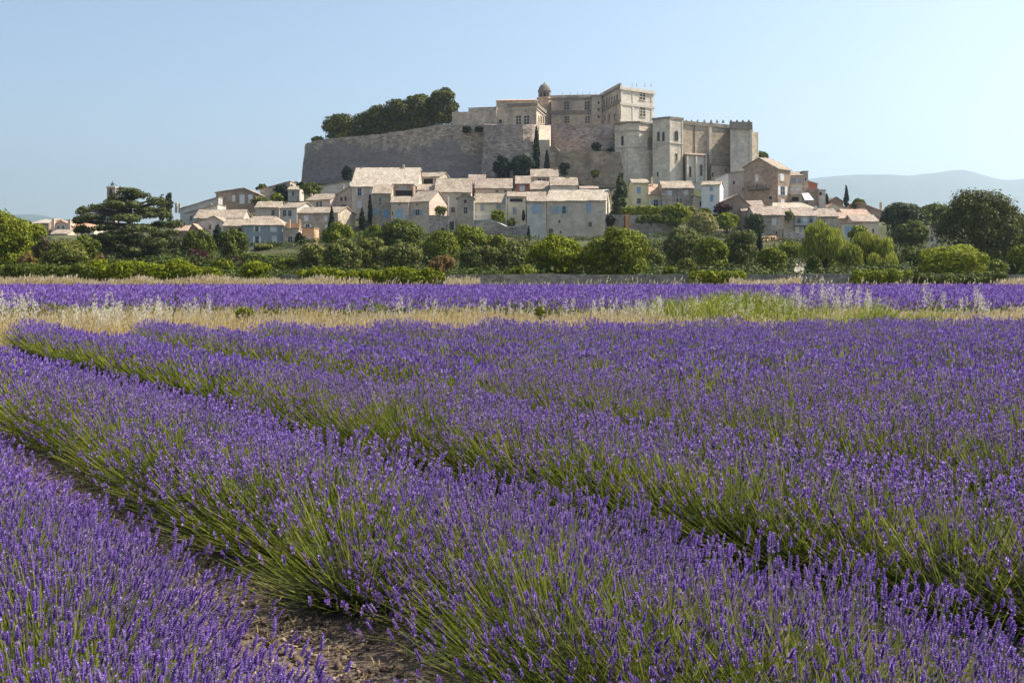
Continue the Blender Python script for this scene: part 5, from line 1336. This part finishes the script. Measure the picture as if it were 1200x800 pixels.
def lav_rows(ds, name, label, cat, kind, seed, thin=1.):
    """rows of lavender plants: stems fan out of every plant, a flower spike ends most of them"""
    st, fl = Soup(), Soup()
    cx, cy, cn = [], [], 0
    for d in ds:
        t0 = -8.; t = t0 + rng.uniform(0, .4)
        while t < 45:
            t += rng.uniform(.40, .56) * (.8 if 2 < d < 4 else 1.)
            x, y = NN * (d + (rng.uniform(-.30, .12) if 2 < d < 4 else rng.normal(0, .05))) + U * t
            if y < .35 or y > field_end(x) - .3: continue
            px = CX + F * x / y; pyb = HZ + F * 1.05 / y
            if px < -600 or px > 2300 or pyb > 1500: continue
            r = math.hypot(x, y)
            lod = 0 if r < 5.2 else 1 if r < 11.5 else 2
            n = int((1150, 860, 430)[lod] * rng.uniform(.85, 1.1) * thin)
            lean = rng.normal(0, .05, 2); hgt = (.66, .67, .62)[lod] * rng.uniform(.90, 1.06) * (1 + .06 * vnoise(x * .9, y * .9, 2))
            # directions: a dome, wider across the row; more flowers on the sunny side
            ph = rng.uniform(0, 6.28, n); th = np.arccos(1 - rng.random(n) * (1 - math.cos(math.radians((84, 82, 64)[lod]))))
            ax_, al = np.sin(th) * np.cos(ph), np.sin(th) * np.sin(ph)
            L = hgt * (1 - .10 * np.sin(th)) * rng.uniform(.80, 1.10, n)
            D = np.stack([NN[0] * ax_ + U[0] * al, NN[1] * ax_ + U[1] * al, np.cos(th)], -1)
            B0 = np.array([x, y, 0.02]) + np.concatenate([D[:, :2] * rng.uniform(.06, (.26, .26, .18)[lod], n)[:, None], np.zeros((n, 1))], 1) + rng.normal(0, .035, (n, 3)) * np.array([1, 1, .3])
            if 2 < d < 4: D[:, :2] *= 1.14
            D[:, :2] += lean; D = unit(D)
            D2 = unit(D + np.array([.05, .02, .22]) + rng.normal(0, .06, (n, 3)))
            Mp = B0 + D * (L * .5)[:, None]
            T = Mp + D2 * (L * .5)[:, None]; T[:, 2] = np.maximum(T[:, 2], .05)
            w = np.array([.0030, .0044, .0085])[lod] * rng.uniform(.7, 1.3, n)
            patch = vnoise(T[:, 0] * .8 + 9, T[:, 1] * .8, 6) * .5 + vnoise(T[:, 0] * 2.3, T[:, 1] * 2.3, 8) * .5
            pb = (.76, .80, .88)[lod] + (.1 if d < 1.5 else 0) + (.36, .2, .1)[lod] * ax_ - (0, .55, 1.2)[lod] * np.maximum(0, -ax_ - .12) + .24 * patch - .08 * (th > 1.05) * (ax_ < 0)
            bloom = rng.random(n) < pb
            V, Q = ribbons(B0, Mp, T, w); st.add(V, Q, 0)
            # leaves low in the plant
            k = int(n * (.5, .4, .3)[lod]); j = rng.integers(0, n, k); s2 = rng.uniform(.45, .75, k)[:, None]
            Bl = B0[j] + rng.normal(0, .04, (k, 3)) * np.array([1, 1, .2]); Tl = Bl + (D[j] + rng.normal(0, .25, (k, 3))) * L[j][:, None] * s2; Tl[:, 2] = np.maximum(Tl[:, 2], .04)
            V, Q = ribbons(Bl, (Bl + Tl) / 2 + np.array([0, 0, .03]), Tl, np.array([.006, .011, .02])[lod] * rng.uniform(.6, 1.4, k)); st.add(V, Q, 1)
            # dark inner dome, added for the darkness inside the plant and to hide the soil
            a = np.linspace(0, 2 * math.pi, 9)[:-1]
            prof = [(.30, .0), (.36, .10), (.27, .22), (.10, .29), (.0, .31)]
            Vc = np.array([[x + r_ * math.cos(q) * rng.uniform(.8, 1.15), y + r_ * math.sin(q) * rng.uniform(.8, 1.15), z_] for r_, z_ in prof for q in a])
            Qc = np.array([[i * 8 + q, i * 8 + (q + 1) % 8, (i + 1) * 8 + (q + 1) % 8, (i + 1) * 8 + q] for i in range(4) for q in range(8)])
            st.add(Vc, Qc, 2)
            # spikes
            Tb, Db = T[bloom], unit(D2[bloom] * .75 + np.array([.10, .03, .55]) + rng.normal(0, .12, (int(bloom.sum()), 3)))
            nb = len(Tb); sV, sQ, sM = SP[lod]
            ln = rng.uniform(.026, .052, nb) * (1, 1.05, 1.25)[lod]; rd = rng.uniform(.0052, .0078, nb) * (1, 1.25, 2.1)[lod]
            V, Q = instance(sV, sQ, Tb, Db, rd, ln, rng.uniform(0, 6.28, nb))
            fl.V.append(V); fl.T.append(Q + fl.n); fl.M.append(np.tile(sM, nb)); fl.n += len(V)
            cx.append(x); cy.append(y)
    loc = (float(np.mean(cx)), float(np.mean(cy)), 0.)
    o = st.build(name, [M['lv_stem'], M['lv_leaf'], M['lv_core']], None, loc)
    tag(o, label, cat, 'lavender rows of the near field' if kind != 'stuff' else None, kind)
    b = fl.build('blossom', [M['lv_petal'], M['lv_calyx']], o)
    b['kind'] = 'stuff'
    return o

ROWD = [(.92, 'nearest lavender row, in the lower left corner before the strip of bare soil'), (2.9, 'lavender row just beyond the strip of bare soil, its green flank facing it'),
        (4.98, 'second lavender row beyond the strip of bare soil'), (7.1, 'third lavender row beyond the strip of bare soil'), (9.2, 'fourth lavender row beyond the strip of bare soil'),
        (11.3, 'fifth lavender row beyond the strip of bare soil, in the middle distance')]
for d, lab in ROWD: lav_rows([d], 'lavender_row', lab, 'lavender row', None, 1)
lav_rows([13.4 + 2.08 * k for k in range(9)], 'lavender_field', 'merging lavender rows at the back of the near field, before the dry grass', 'lavender', 'stuff', 2)

# far field: same planting, seen as one purple sheet
def far_field():
    sp_, gr = Soup(), Soup()
    P = []
    for d in np.arange(-20, 150, 2.0):
        t = np.arange(0, 190, .30) + rng.uniform(0, .3)
        x = NN[0] * d + U[0] * t; y = NN[1] * d + U[1] * t
        k = (y > 32.5 + .4 * np.sin(x * .3) - x * .03) & (y < 88.5) & (np.abs(x / y) < .66)
        P.append(np.stack([x[k], y[k]], -1))
    P = np.concatenate(P); n = len(P)
    for rep in range(9):
        off = rng.normal(0, 1, (n, 2)) * np.array([.42, .22]); q = NN[None] * off[:, :1] + U[None] * off[:, 1:]
        keep = rng.random(n) < np.clip(1.15 - P[:, 1] / 140, .3, 1) * (.8 + .35 * vnoise(P[:, 0] / 3., P[:, 1] / 5., 61))
        z = .60 - .30 * (off[:, 0] / .8) ** 2 + rng.normal(0, .05, n)
        pos = np.stack([P[:, 0] + q[:, 0], P[:, 1] + q[:, 1], np.maximum(z, .1)], -1)[keep]
        k = len(pos); sc = np.clip(pos[:, 1] / 34, .9, 1.9)
        V, Q = instance(SP[2][0], SP[2][1], pos, np.tile([[.1, 0, 1.]], (k, 1)) + rng.normal(0, .25, (k, 3)), .028 * sc * rng.uniform(.7, 1.3, k), .10 * sc * rng.uniform(.7, 1.3, k), rng.uniform(0, 6.28, k))
        sp_.add(V, Q, 0)
    for rep in range(4):
        off = rng.normal(0, 1, (n, 2)) * np.array([.36, .2]); q = NN[None] * off[:, :1] + U[None] * off[:, 1:]
        B = np.stack([P[:, 0], P[:, 1], np.zeros(n)], -1); T = np.stack([P[:, 0] + q[:, 0], P[:, 1] + q[:, 1], rng.uniform(.35, .56, n)], -1)
        V, Q = ribbons(B, (B + T) / 2 + np.array([0, 0, .08]), T, np.full(n, .07)); gr.add(V, Q, 0)
    o = gr.build('lavender_field', [M['lv_leaf']], None, (0, 60, 0)); tag(o, 'far lavender field between the dry grass and the low wall, a flat purple band', 'lavender', None, 'stuff')
    b = sp_.build('blossom', [M['lv_petal']], o); b['kind'] = 'stuff'
far_field()

# ------------------------------------------------------------------ dry grass, weeds, clods
M['straw'] = leafmat('dry_straw', [(0, (.38, .26, .09)), (.5, (.58, .43, .17)), (1, (.70, .59, .33))], .35, .7)
M['plume'] = leafmat('pale_grass_plumes', [(0, (.50, .40, .22)), (.6, (.66, .56, .36)), (1, (.76, .70, .56))], .35, .8)
M['oat'] = leafmat('silvery_oat_heads', [(0, (.62, .58, .48)), (1, (.80, .78, .70))], .35, .8)
M['weed'] = leafmat('green_weeds', [(0, (.10, .14, .02)), (.5, (.24, .29, .035)), (1, (.44, .41, .11))], .35, .6)

def blades(x, y, h, w, bend=.35, tip=True, z0=0.):
    n = len(x); a = rng.uniform(0, 6.28, n); bd = rng.uniform(.1, 1, n) * bend * h
    B = np.stack([x, y, np.full(n, z0)], -1)
    T = B + np.stack([np.cos(a) * bd + .12 * h, np.sin(a) * bd, h * rng.uniform(.85, 1.05, n)], -1)
    Mp = B * .5 + T * .5; Mp[:, :2] = B[:, :2] * .75 + T[:, :2] * .25; Mp[:, 2] = h * .55
    V, Q = ribbons(B, Mp, T, w)
    return V, Q, T
PV = np.array([[0, 0, -.1], [.5, 0, .35], [0, 0, 1.], [-.5, 0, .35], [0, -.1, -.1], [0, .5, .35], [0, 0.05, 1.], [0, -.5, .35]]); PQ = np.array([[0, 1, 2, 3], [4, 5, 6, 7]])

def near_edge(x): return field_end(x) + .25
def far_edge(x): return 32.2 + .4 * np.sin(x * .3) - x * .03
gs = Soup()
n = 90000
x = rng.uniform(-24, 24, n); f = rng.random(n); y = near_edge(x) + (far_edge(x) - near_edge(x)) * f
dens = .55 + .45 * vnoise(x * .5, y * .5, 12) + .25 * vnoise(x * 1.7, y * 1.7, 13)
green = np.clip(1.4 - np.abs(x - 7.6) / 2.6, 0, 1) * (vnoise(x * .7, y * .7, 4) > -.75)
k = (rng.random(n) < dens) & (rng.random(n) > green * .5) & (np.abs(x / y) < .64)
x, y = x[k], y[k]
h = (.42 + .16 * vnoise(x * .8, y * .8, 21)) * rng.uniform(.6, 1.35, len(x)) * np.interp(x, [-15, -6, 4, 20], [1.05, 1.0, .9, 1.2])
V, Q, T = blades(x, y, h, rng.uniform(.006, .013, len(x)) * 1.3); gs.add(V, Q, 0)
k = rng.random(len(T)) < .4
V, Q = instance(PV, PQ, T[k], np.tile([[.35, 0, 1.]], (k.sum(), 1)) + rng.normal(0, .25, (k.sum(), 3)), rng.uniform(.018, .04, k.sum()), rng.uniform(.06, .14, k.sum()), rng.uniform(0, 6, k.sum())); gs.add(V, Q, 1)
# strip of dry grass along the low wall
n = 26000
x = rng.uniform(-56, 56, n); y = rng.uniform(89.2, 94.2, n); px = CX + F * x / y
ok = (((px < 385 + rng.normal(0, 45, n)) | ((px > 520) & (px < 560)) | ((px > 855) & (px < 935)) | (px > 1170)) & (rng.random(n) < .9)) | (rng.random(n) < .03)
x, y = x[ok], y[ok]
V, Q, T = blades(x, y, rng.uniform(.35, 1.0, len(x)) * (1 + .45 * vnoise(x * .5, y * .4, 3)), np.full(len(x), .05)); gs.add(V, Q, 0)
V, Q = instance(PV, PQ, T, np.tile([[.3, 0, 1.]], (len(T), 1)) + rng.normal(0, .25, (len(T), 3)), np.full(len(T), .11), rng.uniform(.25, .45, len(T)), rng.uniform(0, 6, len(T))); gs.add(V, Q, 1)
o = gs.build('dry_grass', [M['straw'], M['plume']], None, (0, 27, 0)); tag(o, 'dry straw coloured grass strips between the lavender fields and along the low wall', 'dry grass', None, 'stuff')

ws = Soup(); n = 26000
x = rng.uniform(3, 12, n); y = near_edge(x) + (far_edge(x) - near_edge(x)) * rng.random(n)
k = rng.random(n) < np.clip(1.5 - np.abs(x - 7.6) / 2.6, 0, 1) * np.clip(.45 + 1.1 * vnoise(x * .8, y * .6, 31), 0, 1); x, y = x[k], y[k]
V, Q, T = blades(x, y, rng.uniform(.45, .9, len(x)) * (1 + .6 * vnoise(x * 1.1, y * .7, 17)), rng.uniform(.012, .03, len(x)), .6); ws.add(V, Q, 0)
V, Q = instance(QV, QF, T, np.tile([[0, 0, 1.]], (len(T), 1)) + rng.normal(0, .5, (len(T), 3)), rng.uniform(.03, .09, len(T)), rng.uniform(.03, .09, len(T)), rng.uniform(0, 6, len(T))); ws.add(V, Q, 0)
n = 1800; x = rng.uniform(-16, 14, n); y = near_edge(x) + rng.random(n) * 5
k = vnoise(x * .9, y * .9, 40) > .25; x, y = x[k], y[k]
V, Q, T = blades(x, y, rng.uniform(.2, .5, len(x)), rng.uniform(.012, .025, len(x)), .6); ws.add(V, Q, 0)
o = ws.build('green_weeds', [M['weed']], None, (8, 27, 0)); tag(o, 'green weeds growing in the dry grass strip, thickest at the right', 'weeds', None, 'stuff')

def oats(name, label, px, ytop, Y, nst, spread, hvar=.3):
    """a clump of tall pale grass with drooping plumes"""
    x = X_(px, Y); H_ = Z_(ytop, Y)
    xs_ = x + rng.normal(0, spread, nst); ys_ = Y + rng.normal(0, .4, nst)
    s = Soup(); V, Q, T = blades(xs_, ys_, H_ * rng.uniform(1 - hvar, 1, nst), np.full(nst, .012), .18); s.add(V, Q, 0)
    B = np.repeat(T, 26, 0); kk = np.tile(np.arange(26), nst)
    pos = B + np.stack([rng.normal(.02, .028, len(B)), rng.normal(0, .028, len(B)), -kk * .022 * rng.uniform(.5, 1.2, len(B))], -1)
    V, Q = instance(PV, PQ, pos, np.tile([[.3, 0, .6]], (len(pos), 1)) + rng.normal(0, .5, (len(pos), 3)), rng.uniform(.012, .022, len(pos)), rng.uniform(.05, .09, len(pos)), rng.uniform(0, 6, len(pos))); s.add(V, Q, 1)
    o = s.build(name, [M['straw'], M['oat']], None, (x, Y, 0)); tag(o, label, 'tall grass', 'tall grass clumps in the dry strip')
for a in [('tall_grass', 'tallest pale oat grass clump, over the green weeds at the right', 967, 322, 27.6, 15, .5), ('tall_grass', 'pale oat grass clump just left of the tallest one', 933, 328, 27.4, 10, .35),
          ('tall_grass', 'pale oat grass clump just right of the tallest one', 998, 325, 27.8, 10, .3), ('tall_grass', 'pair of pale oat stems standing apart at the far right', 1139, 333, 28, 12, .22),
          ('tall_grass', 'thin oat stems between the tallest clump and the pair apart', 1078, 329, 28.5, 6, .12), ('tall_grass', 'feathery grass leaning at the left edge of the dry strip', 6, 340, 25, 26, .4),
          ('tall_grass', 'faint pinkish grass stems above the middle of the dry strip', 715, 344, 28, 24, 1.1), ('tall_grass', 'thin pale grass stems right of the middle of the dry strip', 780, 346, 28.5, 22, .9),
          ('tall_grass', 'faint grass stems left of the middle of the dry strip', 515, 346, 28, 24, 1.6), ('tall_grass', 'loose pale grass stems beside the bare sapling', 170, 344, 26, 34, 1.2),
          ('tall_grass', 'thick pale grass tuft between the bare sapling and the left edge', 128, 352, 24.5, 34, .55), ('tall_grass', 'loose grass stems at the left part of the green weeds', 845, 342, 28, 18, .8)]: oats(*a)

# bare sapling, two green weeds standing out
o = thing('sapling', 'bare dark sapling with forked twigs in the dry grass at left', 'sapling', (X_(203, 25.5), 25.5, 0)); x, Y = X_(203, 25.5), 25.5
b = MB(); b.tube([(x - .06, Y, 0), (x + .02, Y, .7), (x + .14, Y, 1.1)], [.024, .018, .013], 6); b.build('trunk', M['bark'], o)
b = MB()
for dx, dz, z0 in ((.34, 1.62, 1.0), (.05, 1.5, 1.05), (.42, 1.35, .85), (-.2, 1.15, .7), (.25, 1.75, 1.1)):
    b.tube([(x + .06, Y, z0), (x + dx * .6, Y + .05, (z0 + dz) / 2 + .05), (x + dx, Y + .03, dz)], [.009, .007, .004], 5)
b.build('twig', M['bark'], o)
tree('shrub', 'small green bush standing in the dry grass right of the bare sapling', 'shrub', 287, 359, 380, 12, 26.3, 'round', 'l_green', n=1500, group='single green weeds in the dry strip', size=.055)
tree('shrub', 'small upright green weed in the middle of the dry grass', 'shrub', 633, 361, 378, 7, 27.5, 'round', 'l_green', n=700, group='single green weeds in the dry strip', size=.05)
tree('shrub', 'dark tuft of weeds beside the small green bush', 'shrub', 318, 358, 378, 12, 29, 'sparse', 'l_olive', n=900, group='single green weeds in the dry strip', size=.05)

# clods, straw bits on the bare strips between the rows
cl = Soup(); IV = np.array([[1, 0, 0], [-1, 0, 0], [0, 1, 0], [0, -1, 0], [0, 0, 1], [0, 0, -.6]]) * .5
IQ = np.array([[0, 2, 4], [2, 1, 4], [1, 3, 4], [3, 0, 4], [2, 0, 5], [1, 2, 5], [3, 1, 5], [0, 3, 5]])
n = 16000; d = rng.choice([1.85, 3.98, 6.08], n, p=[.8, .14, .06]) + rng.normal(0, .28, n); t = rng.uniform(-2, 14, n)
P = np.stack([NN[0] * d + U[0] * t, NN[1] * d + U[1] * t, rng.uniform(-.004, .012, n)], -1)
s_ = rng.uniform(.010, .07, n) ** 1. * (rng.random(n) ** 2 * .9 + .25)
V, Q = instance(IV, IQ, P, rng.normal(0, 1, (n, 3)), s_, s_ * .7, rng.uniform(0, 6, n)); V = V + rng.normal(0, .0025, V.shape)
M['clod'] = leafmat('earth_clods', [(0, (.09, .06, .045)), (.6, (.16, .115, .085)), (.9, (.24, .18, .135)), (1, (.38, .32, .26))], 0., .95)
o = fast_mesh('soil_clods', V, Q, M['clod'], None, None, (0, 5, 0)); tag(o, 'crumbled earth and pebbles on the bare strip between the lavender rows', 'soil', None, 'stuff')
n = 2600; d = 1.95 + rng.normal(0, .3, n); t = rng.uniform(-1, 12, n)
B = np.stack([NN[0] * d + U[0] * t, NN[1] * d + U[1] * t, np.full(n, .012)], -1); a = rng.uniform(0, 6.28, n); L = rng.uniform(.02, .11, n)
T = B + np.stack([np.cos(a) * L, np.sin(a) * L, rng.uniform(0, .02, n)], -1)
V, Q = ribbons(B, (B + T) / 2 + np.array([0, 0, .008]), T, rng.uniform(.003, .007, n))
o = fast_mesh('straw_litter', V, Q, M['straw'], None, None, (0, 5, 0)); tag(o, 'bits of dry straw and leaf lying on the bare soil strip', 'litter', None, 'stuff')

# ------------------------------------------------------------------ air
b = MB(); b.prism([(-14000, -400), (14000, -400), (14000, 12500), (-14000, 12500)], -12, 1250)
m = bpy.data.materials.new('hazy_air'); m.use_nodes = True; t = m.node_tree; t.nodes.clear()
vo = t.nodes.new('ShaderNodeVolumePrincipled'); vo.inputs['Color'].default_value = (.66, .79, .90, 1); vo.inputs['Density'].default_value = HAZE = 0.000125; vo.inputs['Anisotropy'].default_value = .6
ou = t.nodes.new('ShaderNodeOutputMaterial'); t.links.new(vo.outputs[0], ou.inputs['Volume'])
hz = b.build('haze', m); tag(hz, 'pale summer haze lying over the whole view', 'haze', None, 'stuff')
